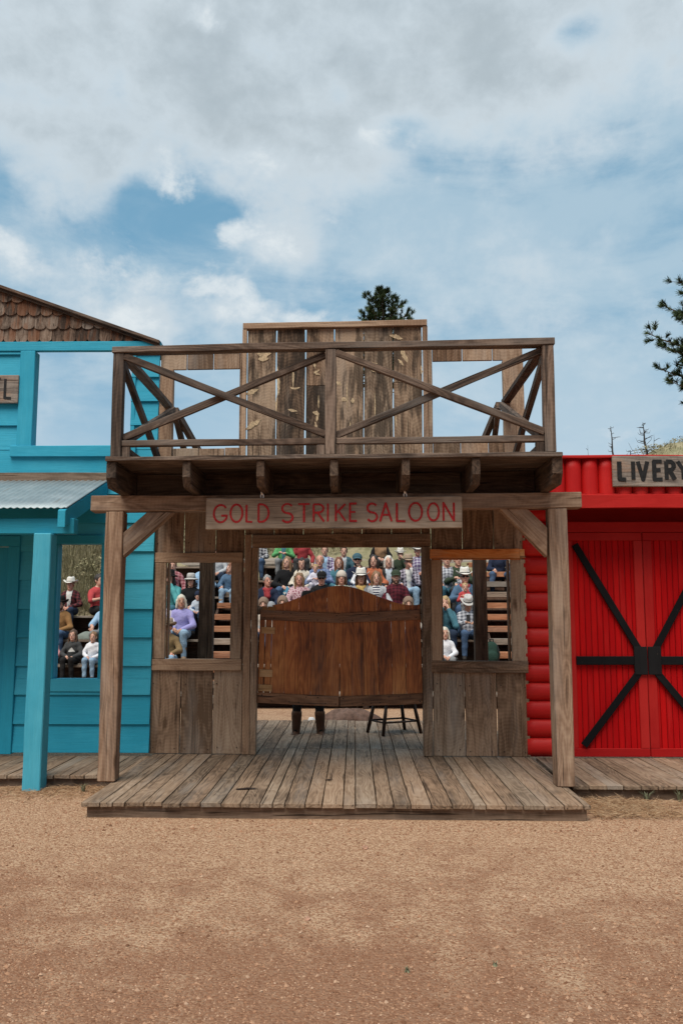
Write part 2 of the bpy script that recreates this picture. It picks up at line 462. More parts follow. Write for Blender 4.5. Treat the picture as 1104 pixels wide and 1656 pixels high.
n_big = nt.noise(nt.vm('ADD', ae, (3.1, 7.7, .4)), 3.1, 9, .56, .25)
n_fine = nt.noise(nt.vm('ADD', ae, (13.1, 2.7, 5.4)), 9., 8, .6, .1)


def blob(px, py, sx, sy, wt):
    r = Vector(ray(px, py)).normalized()
    a0 = math.atan2(r.x, r.y); e0 = math.asin(r.z)
    q = nt.m('ADD', nt.m('POWER', nt.m('MULTIPLY', nt.m('SUBTRACT', az, a0), F / sx), 2.), nt.m('POWER', nt.m('MULTIPLY', nt.m('SUBTRACT', el, e0), F / sy), 2.))
    return nt.m('MULTIPLY', nt.m('EXPONENT', nt.m('MULTIPLY', q, -1.)), wt)


n_wisp = nt.noise(nt.vm('ADD', ae, (5.1, 1.7, 8.4)), 22., 7, .62, .15)
thick = nt.m('ADD', nt.m('ADD', nt.m('MULTIPLY', n_big, 1.1), nt.m('MULTIPLY', n_fine, .62)), nt.m('ADD', nt.m('MULTIPLY', n_wisp, .20), -.38))
bias = None
for b in [(150, 110, 400, 190, .34), (720, 40, 360, 130, .27), (420, 240, 170, 85, .28), (20, 410, 85, 42, .25), (310, 500, 150, 42, .20), (140, 240, 130, 50, .12),
          (450, 402, 75, 32, .34), (1020, 40, 260, 110, .20), (800, 170, 260, 90, .17), (210, 532, 70, 30, .15), (590, 240, 90, 70, .20), (330, 300, 70, 26, .16),
          (275, 352, 95, 42, -.30), (130, 345, 90, 34, .12), (545, 155, 36, 26, -.34), (930, 62, 60, 26, -.26), (640, 210, 50, 28, -.22), (110, 305, 130, 34, -.02), (820, 430, 330, 110, .09), (560, 470, 130, 60, .06)]:
    v = blob(*b); bias = v if bias is None else nt.m('ADD', bias, v)
dens = nt.m('ADD', thick, bias)
cover = nt.step(dens, .56, .94)
thin = nt.noise(nt.vm('ADD', nt.vm('MULTIPLY', ae, (1.0, 2.2, 1)), (1.3, 4.1, 9.)), 3.4, 8, .6, .5)
veil = nt.step(nt.m('ADD', thin, nt.m('ADD', blob(860, 380, 460, 300, .12), blob(265, 350, 130, 60, -.22))), .36, .66)
shade = nt.step(nt.m('ADD', nt.m('ADD', dens, nt.m('MULTIPLY', n_wisp, .25)), -.22), .66, 1.16)
bright, grey = (5.2, 5.85, 6.3, 1), (3.6, 4.15, 4.5, 1)
cc = nt.mix(shade, bright, grey)
c = nt.mix(.62, hs.outputs[0], (1.35, 3.35, 5.0, 1))
c = nt.mix(nt.m('MULTIPLY', veil, .70), c, (4.0, 5.1, 5.85, 1))
c = nt.mix(nt.m('MULTIPLY', cover, .93), c, cc)
# crisper bright cumulus lower down
puff = nt.noise(nt.vm('ADD', ae, (2.2, 9.1, 3.3)), 8.5, 10, .58, .35)
b2 = None
for b in [(30, 405, 105, 42, .34), (330, 462, 120, 36, .34), (455, 400, 70, 32, .34), (375, 375, 34, 16, .26), (215, 530, 60, 26, .30), (300, 300, 60, 24, .22), (420, 262, 120, 48, .30), (120, 262, 90, 30, .10), (600, 235, 60, 45, .28), (330, 25, 60, 34, .22), (840, 240, 120, 40, .16), (470, 520, 130, 26, .24)]:
    v = blob(*b); b2 = v if b2 is None else nt.m('ADD', b2, v)
d2 = nt.m('ADD', nt.m('ADD', puff, nt.m('MULTIPLY', nt.m('SUBTRACT', n_wisp, .5), .6)), b2)
c2 = nt.mix(nt.step(d2, .74, .98), (4.9, 5.6, 6.1, 1), (6.3, 6.75, 6.95, 1))
c = nt.mix(nt.m('MULTIPLY', nt.step(d2, .64, .86), .88), c, c2)
lowhaze = nt.m('SUBTRACT', 1., nt.step(el, .05, .34))
c = nt.mix(nt.m('MULTIPLY', lowhaze, .72), c, (4.6, 5.45, 6.15, 1))
# unseen low sky behind the viewer, darkened to cut the frontal light
rear_dim = nt.m('MULTIPLY', nt.step(nt.m('MULTIPLY', sp.outputs[1], -1.), .0, .4), nt.m('SUBTRACT', 1., nt.step(el, .35, .95)))
c = nt.mix(nt.m('MULTIPLY', rear_dim, .62), c, (1.5, 1.65, 1.75, 1))
nt.put(bg.inputs['Color'], c)

sun = bpy.data.lights.new('sun', 'SUN'); sun.energy = 3.2; sun.angle = R(42); sun.color = (1, .92, .80)
so = bpy.data.objects.new('sun', sun); col.objects.link(so)
sd = Vector((math.sin(SUN_AZ) * math.cos(SUN_EL), math.cos(SUN_AZ) * math.cos(SUN_EL), math.sin(SUN_EL)))
so.rotation_euler = sd.to_track_quat('Z', 'Y').to_euler(); so.location = sd * 30
sc.view_settings.view_transform = 'Standard'; sc.view_settings.look = 'None'
sc.view_settings.exposure = 0.32; sc.view_settings.gamma = 1


# ------------------------------------------------------------------ setting: ground and hillside
def ss(a, b, x):
    t = min(1, max(0, (x - a) / (b - a))); return t * t * (3 - 2 * t)


def hill_z(X, Y):
    z = -.25
    if Y > 15.2: z += .5 * (min(Y, 25) - 15.2)
    if Y > 25: z += .16 * (min(Y, 60) - 25)
    if Y > 60: z -= .2 * (min(Y, 120) - 60)
    if X > -9.2: z -= 1.0 * (1 - ss(18.6 if X < -4.95 else 21.6, 19.3 if X < -4.95 else 22.4, Y))
    z += 3.6 * ss(13, 24, X) * ss(34, 60, Y)
    if Y > 15.2: z += .12 * math.sin(X * .7 + Y * .3) * min(1, (Y - 15.2) / 6) + .07 * math.sin(X * 1.9 - Y * 1.1) * min(1, (Y - 15.2) / 6)
    return z


me = bpy.data.meshes.new('ground')
me.from_pydata([(-300, -300, 0), (300, -300, 0), (300, 300, 0), (-300, 300, 0)], [], [(0, 1, 2, 3)])
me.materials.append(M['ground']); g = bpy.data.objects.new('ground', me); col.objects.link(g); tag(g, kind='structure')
vs = []; fs = []
xs = [-70 + i * 1.0 for i in range(141)]; ys = [14.9 + .6 * j for j in range(110)]
for y in ys:
    for x in xs: vs.append((x, y, hill_z(x, y)))
nx = len(xs)
for j in range(len(ys) - 1):
    for i in range(nx - 1):
        a = j * nx + i; fs.append((a, a + 1, a + nx + 1, a + nx))
me = bpy.data.meshes.new('hill'); me.from_pydata(vs, [], fs); me.materials.append(M['hill'])
me.polygons.foreach_set('use_smooth', [True] * len(fs))
o = bpy.data.objects.new('hill', me); col.objects.link(o); tag(o, kind='structure')


def in_deck(x, y):
    return (-2.3 < x < 1.95 and y > DF - .04 - .02 * (x - XC)) or (x < -2.2 and y > 8.56) or (x > 1.9 and y > 8.0)


def tri_cloud(name, items, mat, **kw):
    """items: list of (verts, faces, rnd) merged as one uncountable mass"""
    mb = MB()
    for v, f, r in items: mb.add(v, f, v, r)
    return tag(mb.build(name, mat), **kw)


# loose gravel lying on the ground, larger near the deck
items = []
for k in range(40000):
    y = 3.45 + 5.0 * rng.random() ** 1.25; x = rng.uniform(-.46 * y - .1, .44 * y + .1)
    if in_deck(x, y): continue
    s = rng.uniform(.0028, .0062) * (1 + (rng.random() < .05) * 1.2)
    if 6.85 < y and abs(x) < 2.3: s *= 1.35
    a = rng.uniform(0, 6.28); e = rng.uniform(.6, 1.0)
    v = []
    for q in range(5):
        b = a + q * 1.2566; rr = s * rng.uniform(.75, 1.2)
        v.append((x + rr * math.cos(b), y + e * rr * math.sin(b), s * rng.uniform(-.1, .3)))
    v.append((x + s * rng.uniform(-.3, .3), y + s * rng.uniform(-.3, .3), s * rng.uniform(.6, 1.1)))
    items.append((v, [(0, 1, 5), (1, 2, 5), (2, 3, 5), (3, 4, 5), (4, 0, 5)], rng.random()))
tri_cloud('gravel', items, M['pebble'], kind='stuff', label='loose tan and pink gravel scattered over the dirt street')
# straw and needles raked against the boardwalks
items = []
for k in range(5200):
    if rng.random() < .62: x = rng.gauss(2.25, .33); y = rng.uniform(7.35, 8.03) + abs(rng.gauss(0, .05)) * -1
    else: x = rng.gauss(-2.75, .55); y = 8.55 - abs(rng.gauss(0, .25))
    if in_deck(x, y) or x < -3.9: continue
    L = rng.uniform(.03, .13); a = rng.uniform(0, 6.28); t = rng.uniform(-.1, .35); wd = rng.uniform(.0012, .0028)
    z = rng.uniform(.003, .035) * math.exp(-((x - 2.25) / .5) ** 2) + .004
    dx, dy = math.cos(a), math.sin(a)
    v = [(x - dy * wd, y + dx * wd, z), (x + dy * wd, y - dx * wd, z), (x + dx * L, y + dy * L, z + t * L), (x + dx * L * .5, y + dy * L * .5, z + t * L * .5 + wd * 1.5)]
    items.append((v, [(0, 1, 2), (0, 2, 3), (1, 3, 2)], rng.random()))
tri_cloud('straw_litter', items, M['straw'], kind='stuff', label='dry straw and pine needles heaped beside the boardwalks')


def weed(px, py, h, n, label):
    p = at(px, py, 1); r = ray(px, py); t = -ZC / r[2]; x, y = r[0] * t, r[1] * t
    mb = MB()
    for k in range(n):
        a = rng.uniform(0, 6.28); L = h * rng.uniform(.5, 1.1); lean = rng.uniform(.2, .9); wd = rng.uniform(.002, .004)
        pts = [Vector((math.cos(a) * .012, math.sin(a) * .012, 0)), Vector((math.cos(a) * lean * L * .4, math.sin(a) * lean * L * .4, L * .65)), Vector((math.cos(a) * lean * L, math.sin(a) * lean * L, L * .9))]
        s = Vector((-math.sin(a), math.cos(a), 0)) * wd
        mb.add([pts[0] - s, pts[0] + s, pts[1] + s, pts[1] - s, pts[2]], [(0, 1, 2, 3), (3, 2, 4)], [(0, 0, 0)] * 5)
    o = mb.build('weed', M['weed']); o.location = (x, y, 0)
    return tag(o, label, 'weed', 'small weeds in the gravel')


weed(372, 1318, .075, 26, 'small green weed at the front edge of the saloon deck beside the reddish rock')
weed(838, 1322, .06, 20, 'small green weed at the right part of the saloon deck front edge')
weed(135, 1281, .10, 30, 'green weed tuft in the gap between blue hotel boardwalk and saloon deck')
weed(224, 1318, .05, 16, 'tiny weed under the saloon deck edge near its left corner')
weed(658, 1572, .028, 14, 'pale green weed sprouting alone in the open gravel')
weed(800, 1562, .028, 14, 'low dark green weed in open gravel right of the pale weed')
weed(1045, 1297, .10, 34, 'dark weed tuft below the red barn boardwalk')
weed(1098, 1296, .13, 34, 'taller weed tuft below the red barn boardwalk at the picture edge')


def stone(name, px, py, sx, sy, sz, mat, label, cat):
    r = ray(px, py); t = -ZC / r[2]
    mb = MB(); vs = []; fs = []; na, nb = 12, 7; ph = rng.uniform(0, 9)
    for j in range(nb + 1):
        th = math.pi * j / nb
        for i in range(na):
            a = i / na * 6.2832
            k = 1 + .16 * math.sin(3 * a + ph) * math.sin(th) + .12 * math.sin(2 * a + 5 * th + ph) + rng.uniform(-.05, .05)
            vs.append((sx * k * math.sin(th) * math.cos(a), sy * k * math.sin(th) * math.sin(a), sz * (k * math.cos(th) + .55)))
    for j in range(nb):
        for i in range(na): fs.append((j * na + i, (j + 1) * na + i, (j + 1) * na + (i + 1) % na, j * na + (i + 1) % na))
    mb.add(vs, fs); o = mb.build(name, mat); o.location = (r[0] * t, r[1] * t, 0)
    return tag(o, label, cat)


stone('rock', 423, 1318, .058, .045, .032, M['rock'], 'flat reddish rock lying at the front edge of the saloon deck', 'rock')
stone('stone', 590, 1373, .022, .02, .016, M['rock'], 'small pinkish stone on the gravel a little in front of the deck', 'stone')
stone('stone', 497, 1488, .016, .02, .012, M['rock'], 'small pale stone in the middle of the gravel street', 'stone')
# ------------------------------------------------------------------ saloon deck
dk = empty('saloon_deck', 'long grey plank deck running through the saloon, its front edge above the gravel', 'deck', (0, 0, 0))
mb = MB(); x = -2.235; DXR = 1.895
while x < DXR - .03:
    wd = rng.choice([.138, .15, .158, .165, .17, .10]) if x < DXR - .3 else .155
    wd = min(wd, DXR - x)
    y0 = DF + rng.uniform(-.012, .014); zt = DZ + rng.uniform(-.003, .003)
    mb.box(x + .004, x + wd - .005, y0, 10.2, zt - .036, zt, n=6, wob=.0018, axis=1)
    zt = DZ + rng.uniform(-.003, .003)
    mb.box(x + .003 + rng.uniform(0, .004), x + wd - .004, 10.205, DBK + rng.uniform(-.05, .05), zt - .036, zt, n=4, wob=.0018, axis=1)
    x += wd
mb.shear(.02).build('plank', M['deck'], dk, .0035)
mb = MB(); mb.box(-2.20, DXR - .03, DF + .045, DF + .085, -.02, DZ - .037, n=8, wob=.003)
mb.box(-2.2, -2.16, DF + .09, DBK, -.02, DZ - .037); mb.box(DXR - .07, DXR - .03, DF + .09, DBK, -.02, DZ - .037)
mb.shear(.02).build('skirt_board', M['skirt'], dk, .004)

# ------------------------------------------------------------------ saloon
sal = empty('saloon', 'unpainted weathered wood saloon front with balcony, swing doors and tall plank false front', 'building', (0, 0, 0))
X_ = lambda px, py, D: ats(px, py, D)[0]
Z_ = lambda px, py, D: ats(px, py, D)[1]


def sal_part(mb, name, mat, parent=None, bevel=.004):
    return mb.shear().build(name, mat, parent or sal, bevel)


ZB0, ZB1 = Z_(560, 824, DP), Z_(560, 798.5, DP)       # beam bottom / top
# posts and braces
PW = .165
xl = X_(157, 1265, DP); xr = X_(930.5, 1274, DP) - PW
for x0, ln in ((xl, 0), (xr, 0)):
    mb = MB(); mb.bar((x0 + PW / 2, DP + PW / 2, DZ + .004), (x0 + PW / 2, DP + PW / 2, ZB0), PW, PW, (0, 1, 0), n=8, wob=.003)
    sal_part(mb, 'post', M['post'], bevel=.008)
for poly in ([(199, 862), (199, 901), (281, 828), (238, 828)], [(808, 822), (852, 822), (884.5, 853), (884.5, 901)]):
    mb = MB(); pp = [ats(a, b, DP + .02) for a, b in poly]
    pp = [(a, min(b, ZB0)) for a, b in pp]
    cx = sum(p[0] for p in pp) / 4; cz = sum(p[1] for p in pp) / 4
    # a plank following the brace direction
    if poly[0][0] < 500: a, b = ((pp[0][0] + pp[1][0]) / 2, (pp[0][1] + pp[1][1]) / 2), ((pp[2][0] + pp[3][0]) / 2, (pp[2][1] + pp[3][1]) / 2)
    else: a, b = ((pp[0][0] + pp[1][0]) / 2, (pp[0][1] + pp[1][1]) / 2), ((pp[2][0] + pp[3][0]) / 2, (pp[2][1] + pp[3][1]) / 2)
    n = len(pp); tx, tz = b[0] - a[0], b[1] - a[1]; L = math.hypot(tx, tz); tx /= L; tz /= L
    oo = [rng.uniform(0, 50) for _ in range(3)]
    if (pp[1][0] - pp[0][0]) * (pp[2][1] - pp[1][1]) - (pp[1][1] - pp[0][1]) * (pp[2][0] - pp[1][0]) < 0: pp = pp[::-1]
    vs = [(p[0], DP + .02, p[1]) for p in pp] + [(p[0], DP + .13, p[1]) for p in pp]
    wc = [(v[0] * tx + v[2] * tz + oo[0], -v[0] * tz + v[2] * tx + oo[1], v[1] + oo[2]) for v in vs]
    fs = [(0, 1, 2, 3), (7, 6, 5, 4)] + [(i, 4 + i, 4 + (i + 1) % 4, (i + 1) % 4) for i in range(4)]
    mb.add(vs, fs, wc); sal_part(mb, 'brace', M['post'], bevel=.006)
mb = MB(); mb.box(X_(147, 815, DP), X_(940, 808, DP), DP - .003, DP + PW - .02, ZB0, ZB1, n=10, wob=.004)
sal_part(mb, 'beam', M['post'], bevel=.007)

# balcony
ZF1 = Z_(540, 734, DB); ZF0 = ZF1 - .04
bx0, bx1 = X_(172, 739, DB), X_(909, 729, DB)
mb = MB(); y = DB
k = 0
while y < DW - .06:
    wd = min(.19, DW - .04 - y)
    mb.box(bx0 + rng.uniform(-.01, .012), bx1 + rng.uniform(-.012, .01), y + .003, y + wd - .003, ZF0 + rng.uniform(-.001, .001), ZF1 + rng.uniform(-.002, .002), n=14, wob=.0035)
    y += wd
sal_part(mb, 'balcony_floor', M['rail'])
jl = [178, 301.5, 421, 540, 656, 770, 902]
jz0 = ZB1 + .002
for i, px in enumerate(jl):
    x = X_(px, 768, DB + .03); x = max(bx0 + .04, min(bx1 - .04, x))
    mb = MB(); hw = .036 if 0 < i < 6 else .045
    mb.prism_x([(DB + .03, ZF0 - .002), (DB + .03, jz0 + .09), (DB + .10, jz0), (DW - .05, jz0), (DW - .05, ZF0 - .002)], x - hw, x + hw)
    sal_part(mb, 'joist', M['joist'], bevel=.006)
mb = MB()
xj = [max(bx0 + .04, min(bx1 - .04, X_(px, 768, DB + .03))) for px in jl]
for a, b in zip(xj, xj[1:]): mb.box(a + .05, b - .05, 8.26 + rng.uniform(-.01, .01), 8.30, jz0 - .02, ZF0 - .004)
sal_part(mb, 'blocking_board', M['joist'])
# railing
rail = MB(); zr1 = Z_(540, 551.5, DB); zr0 = zr1 - .062
RW = .095
px_posts = [(179, 200), (525, 544), (876, 900)]
pc = [(X_(a, 650, DB + .03) + X_(b, 650, DB + .03)) / 2 for a, b in px_posts]
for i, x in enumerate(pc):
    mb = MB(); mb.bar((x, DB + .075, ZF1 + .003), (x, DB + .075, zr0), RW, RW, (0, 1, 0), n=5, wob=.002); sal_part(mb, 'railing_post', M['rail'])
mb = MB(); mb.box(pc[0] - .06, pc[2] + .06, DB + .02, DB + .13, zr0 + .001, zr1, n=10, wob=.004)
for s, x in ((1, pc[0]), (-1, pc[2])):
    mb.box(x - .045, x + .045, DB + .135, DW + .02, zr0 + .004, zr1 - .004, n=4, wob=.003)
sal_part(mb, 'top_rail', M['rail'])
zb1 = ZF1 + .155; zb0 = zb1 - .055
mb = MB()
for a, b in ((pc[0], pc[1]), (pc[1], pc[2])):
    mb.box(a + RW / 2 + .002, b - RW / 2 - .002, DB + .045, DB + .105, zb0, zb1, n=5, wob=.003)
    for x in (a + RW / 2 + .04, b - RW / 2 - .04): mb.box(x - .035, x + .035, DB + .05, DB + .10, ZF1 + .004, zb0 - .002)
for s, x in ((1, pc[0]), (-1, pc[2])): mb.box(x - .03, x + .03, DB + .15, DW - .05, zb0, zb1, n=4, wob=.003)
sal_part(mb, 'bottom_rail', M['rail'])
for a, b in ((pc[0], pc[1]), (pc[1], pc[2])):
    for f, (za, zb_) in enumerate(((zr0 - .03, zb1 + .03), (zb1 + .03, zr0 - .03))):
        mb = MB(); y = DB + .052 + f * .052
        mb.bar((a + RW / 2, y, za), (b - RW / 2, y, zb_), .045, .062, (0, 0, 1), n=6, wob=.003); sal_part(mb, 'diagonal_brace', M['rail'])
for s, x in ((1, pc[0]), (-1, pc[2])):
    for f, (za, zb_) in enumerate(((zr0 - .03, zb0), (zb1, zr0 - .02))):
        mb = MB(); xx = x + s * (.0 + f * .055)
        mb.bar((xx, DB + .125, za), (xx, DW - .03, zb_), .05, .08, (0, 0, 1), n=4, wob=.003); sal_part(mb, 'diagonal_brace', M['rail'])
# struts behind the false front that hold it up
for pts in (((284, 664), (330, 745)), ((284, 672), (302, 745)), ((806, 655), (772, 735)), ((804, 668), (796, 735))):
    a = at(*pts[0], DW + .10); b = at(*pts[1], DW + 1.25)
    mb = MB(); mb.bar((a.x, a.y, a.z), (b.x, b.y, b.z), .06, .09); mb.build('back_strut', M['rail'], sal, .004)

# upper wall: tall slab-plank false front with an empty window frame each side
zt = Z_(540, 531, DW); zlow = ZF0 - .05
pl = [399, 446.5, 493.5, 540.5, 588, 635.5, 683.5]
mb = MB()
for i, (a, b) in enumerate(zip(pl, pl[1:])):
    xa, xb = X_(a, 640, DW), X_(b, 640, DW)
    g = .004 + .006 * rng.random()
    if i in (2, 5):
        zc = Z_(540, (622, 622, 623, 0, 0, 620)[i], DW)
        mb.box(xa + g, xb - g, DW + .002, DW + .032, zlow, zc - .003, n=4, wob=.003, axis=2)
        mb.box(xa + g + .002, xb - g, DW + rng.uniform(0, .004), DW + .03, zc, zt, n=3, wob=.003, axis=2)
    else: mb.box(xa + g, xb - g, DW + rng.uniform(0, .006), DW + .034, zlow, zt, n=8, wob=.004, axis=2)
ff = sal_part(mb, 'false_front', M['slab'])
mb = MB()
xa, xb = X_(392, 640, DW), X_(691, 640, DW)
mb.box(xa, xb, DW - .045, DW + .05, zt + .002, Z_(540, 521.5, DW), n=5, wob=.003)
sal_part(mb, 'cap_board', M['wall'])
for a, b in ((391.5, 398.5), (684, 691.5)):
    mb = MB(); mb.box(X_(a, 640, DW), X_(b, 640, DW), DW - .035, DW + .02, ZF1 + .002, zt - .001, n=4, wob=.002)
    sal_part(mb, 'edge_batten', M['wall'])
# bare sapwood where bark has been chipped off
mb = MB()
chips = [(427, 572, 12, 7, 0), (425, 580, 5, 9, 1.57), (450, 615, 26, 2.6, 1.5), (448, 655, 30, 2.4, 1.62), (449, 700, 18, 2.2, 1.55), (407, 634, 13, 4, -.35), (409, 687, 16, 5, -.6), (457, 695, 11, 3.5, -.7),
         (475, 665, 11, 3, .35), (474, 612, 20, 1.8, 1.57), (474, 628, 6, 2, .3), (480, 628, 6, 2, -.3), (513, 582, 12, 4, -.35), (508, 589, 9, 2, 1.3), (512, 604, 6, 2, .5), (512, 601, 6, 2, -.6),
         (511, 668, 6, 3.5, .3), (513, 674, 9, 2, 1.7), (511, 690, 9, 2.5, 1.4), (515, 650, 12, 1.2, 1.57), (547, 620, 7, 3, .6), (556, 646, 5, 4, .3), (570, 648, 5, 3.4, 1.5), (566, 690, 10, 1.2, 1.6), (561, 640, 26, 1.2, 1.55),
         (599, 590, 12, 4, -.2), (601, 597, 8, 3, .8), (653, 574, 15, 4.5, 1.15), (648, 586, 8, 2.4, .9), (612, 601, 5, 2, .2), (681, 598, 8, 2, 1.5), (640, 545, 12, 4, .3), (606, 655, 24, 1.1, 1.57), (640, 680, 12, 1.2, 1.5)]
for px, py, w_, h_, rot in chips:
    mb = MB(); cx, cz = ats(px, py, DW); n = 9; P = F / DW; pts = []
    rot = -rot
    for sgn in (1, -1):
        for i in range(n):
            u = (-1 + 2 * i / n) * sgn
            k = (1 - abs(u) ** 1.7) * rng.uniform(.55, 1.25) * sgn
            uu, vv = u * w_ / P, k * h_ / P
            pts.append((cx + uu * math.cos(rot) - vv * math.sin(rot), cz + uu * math.sin(rot) + vv * math.cos(rot)))
    mb.prism_y(pts[::-1], DW - .0018 + rng.uniform(-.0008, .0006), DW + .004)
    sal_part(mb, 'sapwood_patch', M['bark'], ff, 0)


def upper_window(x0, x1, jl_, jr_, ytop, yhead, ybot, flip):
    """x0..x1 opening px; jl_, jr_ jamb px spans"""
    zh = Z_(540, yhead, DW); zt_ = Z_(540, ytop, DW); zs = Z_(540, ybot, DW)
    mb = MB()
    mb.box(X_(jl_[0], 640, DW), X_(jl_[1], 640, DW), DW - .03, DW + .055, ZF1 + .003, (zt_ if flip else zh - .002), n=3, wob=.002)
    mb.box(X_(jr_[0], 640, DW), X_(jr_[1], 640, DW), DW - .03, DW + .055, ZF1 + .003, (zh - .002 if flip else zt_), n=3, wob=.002)
    fr = sal_part(mb, 'upper_window_frame', M['wall'])
    a, b = X_(jl_[0], 640, DW), X_(jr_[1], 640, DW)
    if flip: a = X_(jl_[1], 640, DW) + .003
    else: b = X_(jr_[0], 640, DW) - .003
    mb = MB(); x = a; cuts = 3
    for i in range(cuts):
        xe = a + (b - a) * (i + 1) / cuts
        mb.box(x + .004, xe - .004, DW - .012 + rng.uniform(0, .006), DW + .022, zh, zt_ - .02 - rng.random() * .006, axis=2)
        x = xe
    mb.box(a - .01, b + .01, DW - .02, DW + .04, zt_ - .012, zt_ + .012)
    sal_part(mb, 'header_planks', M['wall'], fr)
    mb = MB(); x = X_(x0, 640, DW); e = X_(x1, 640, DW); wq = (e - x) / 2.55
    while x < e - .02:
        xe = min(e, x + wq)
        mb.box(x + .003, xe - .003, DW + .006, DW + .032, zlow, zs + rng.uniform(-.006, .006), axis=2); x = xe
    sal_part(mb, 'apron_planks', M['wall'], fr)


upper_window(281, 387.5, (259, 280.5), (388, 391.3), 566, 594, 722, False)
upper_window(699, 812.5, (692, 698.5), (813, 846), 560, 587.5, 717.5, True)

# nail heads: dark dots proud of the boards
def nail(mb, x, y, z, r=.0065):
    mb.prism_y([(x + r * math.cos(i * 1.0472), z + r * math.sin(i * 1.0472)) for i in range(6)], y - .002, y + .004)


# ground floor wall
zt2 = jz0 + .10


def lower_wall(cuts, wx0, wx1, wy0, wy1, dx0, dx1):
    zs, zh = Z_(540, wy1, DW), Z_(540, wy0, DW)
    mb = MB(); zb = DZ + .006
    for a, b in zip(cuts, cuts[1:]):
        xa, xb = X_(a, 1222, DW) + .003 + rng.random() * .003, X_(b, 1222, DW) - .003
        mb.box(xa, xb, DW + rng.uniform(0, .006), DW + .03, zb, zs, n=3, wob=.003, axis=2)
        mb.box(xa, xb, DW + rng.uniform(0, .006), DW + .03, zh, zt2, n=3, wob=.003, axis=2)
    wa, wb = X_(wx0, 1000, DW), X_(wx1, 1000, DW)
    mb.box(X_(cuts[0], 1222, DW) + .004, wa, DW + .002, DW + .03, zs + .002, zh - .002, axis=2)
    mb.box(wb, X_(cuts[-1], 1222, DW) - .005, DW + .002, DW + .03, zs + .002, zh - .002, axis=2)
    lw_ = sal_part(mb, 'lower_wall', M['wall']); nb_ = MB()
    for a, b in zip(cuts, cuts[1:]):
        xa, xb = X_(a, 1222, DW), X_(b, 1222, DW)
        for zz in (DZ + .06, zs - .22, zt2 - .42):
            for q in (.15, .85): nail(nb_, xa + (xb - xa) * (q + rng.uniform(-.04, .04)), DW - .001, zz + rng.uniform(-.02, .02))
    sal_part(nb_, 'nail', M['stool'], lw_, 0)


lower_wall([238.5, 290, 342.5, 391], 262, 384, 903, 1075, 0, 0)
lower_wall([700.5, 753, 805, 858], 706, 836, 900, 1075, 0, 0)


def win_frame(ox0, ox1, oy0, oy1, ix0, ix1, iy0, iy1, top_mat, sill):
    D = DW
    ax0, ax1, bx0_, bx1_ = X_(ox0, 1000, D), X_(ox1, 1000, D), X_(ix0, 1000, D), X_(ix1, 1000, D)
    zt_, zb_, it, ib = Z_(540, oy0, D), Z_(540, oy1, D), Z_(540, iy0, D), Z_(540, iy1, D)
    mb = MB(); m2 = MB() if top_mat is not None else mb
    mb.box(ax0, bx0_, D - .03, D + .035, ib + .001, (it if top_mat is not None else it) - .001, n=3, wob=.002)
    m2.box(bx1_, ax1, D - .03, D + .035, ib + .001, it - .001, n=3, wob=.002)
    if top_mat is None: mb.box(ax0 - .004, ax1 + .004, D - .034, D + .035, it, zt_, n=3, wob=.002)
    # dark inner return boards
    mb.box(bx0_ + .001, bx0_ + .022, D + .04, D + .13, ib, it); m2.box(bx1_ - .022, bx1_ - .001, D + .04, D + .13, ib, it)
    fr = sal_part(mb, 'window_frame', M['wall'])
    if m2 is not mb: sal_part(m2, 'window_frame', M['wall'])
    mb = MB(); mb.box(ax0 - .012, ax1 + .005, D - .036, D + .04, zb_, ib - .001, n=3, wob=.002); sal_part(mb, 'sill', M['wall'], fr)
    if top_mat is not None:
        mb = MB(); mb.box(ax0 - .01, ax1 - .06, D - .036, D + .035, it + .008, zt_, n=3, wob=.002)
        mb.box(ax1 - .058, ax1 - .005, D - .034, D + .035, it + .012, zt_ - .005, axis=0, rn=1.4)
        mb.box(ax0 + .01, ax1 - .05, D - .055, D - .037, it - .004, it + .007)
        sal_part(mb, 'lintel', top_mat, fr)


win_frame(250, 391, 893, 1085, 268, 375, 909, 1066, None, None)
win_frame(697, 850, 889, 1087, 713.5, 826, 906, 1068, M['orange'], None)
# door frame
mb = MB(); zdh = Z_(540, 885, DW); zdt = Z_(540, 864, DW)
mb.box(X_(391.5, 1222, DW), X_(403, 1222, DW), DW - .03, DW + .03, DZ + .006, zdt, n=4, wob=.002)
mb.box(X_(404, 1222, DW), X_(413.5, 1222, DW), DW - .034, DW + .10, DZ + .006, zdh, n=4, wob=.002)
mb.box(X_(685, 1222, DW), X_(700, 1222, DW), DW - .034, DW + .10, DZ + .006, zdh, n=4, wob=.002)
mb.box(X_(404, 1222, DW), X_(700, 1222, DW), DW - .03, DW + .10, zdh + .002, zdt, n=4, wob=.002)
sal_part(mb, 'door_frame', M['wall'])
mb = MB(); xa, xb = X_(391.5, 1222, DW), X_(700.3, 1222, DW); x = xa
while x < xb - .05:
    xe = min(xb, x + .33); mb.box(x + .003, xe - .003, DW + rng.uniform(0, .005), DW + .03, zdt + .002, zt2, axis=2); x = xe
sal_part(mb, 'transom_planks', M['wall'])
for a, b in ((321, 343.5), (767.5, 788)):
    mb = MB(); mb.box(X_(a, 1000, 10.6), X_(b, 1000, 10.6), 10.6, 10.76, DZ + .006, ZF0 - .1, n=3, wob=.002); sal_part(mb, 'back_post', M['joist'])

# swing doors: leaves hung on the jambs, sagging towards the middle
xL, xR = X_(417, 1050, DW + .05), X_(682.5, 1050, DW + .05); xm = (xL + xR) / 2
DWD = xm - xL - .006
zbot = Z_(540, 1139, DW + .05); zside = Z_(540, 981, DW + .05); zmid = Z_(540, 946, DW + .05)


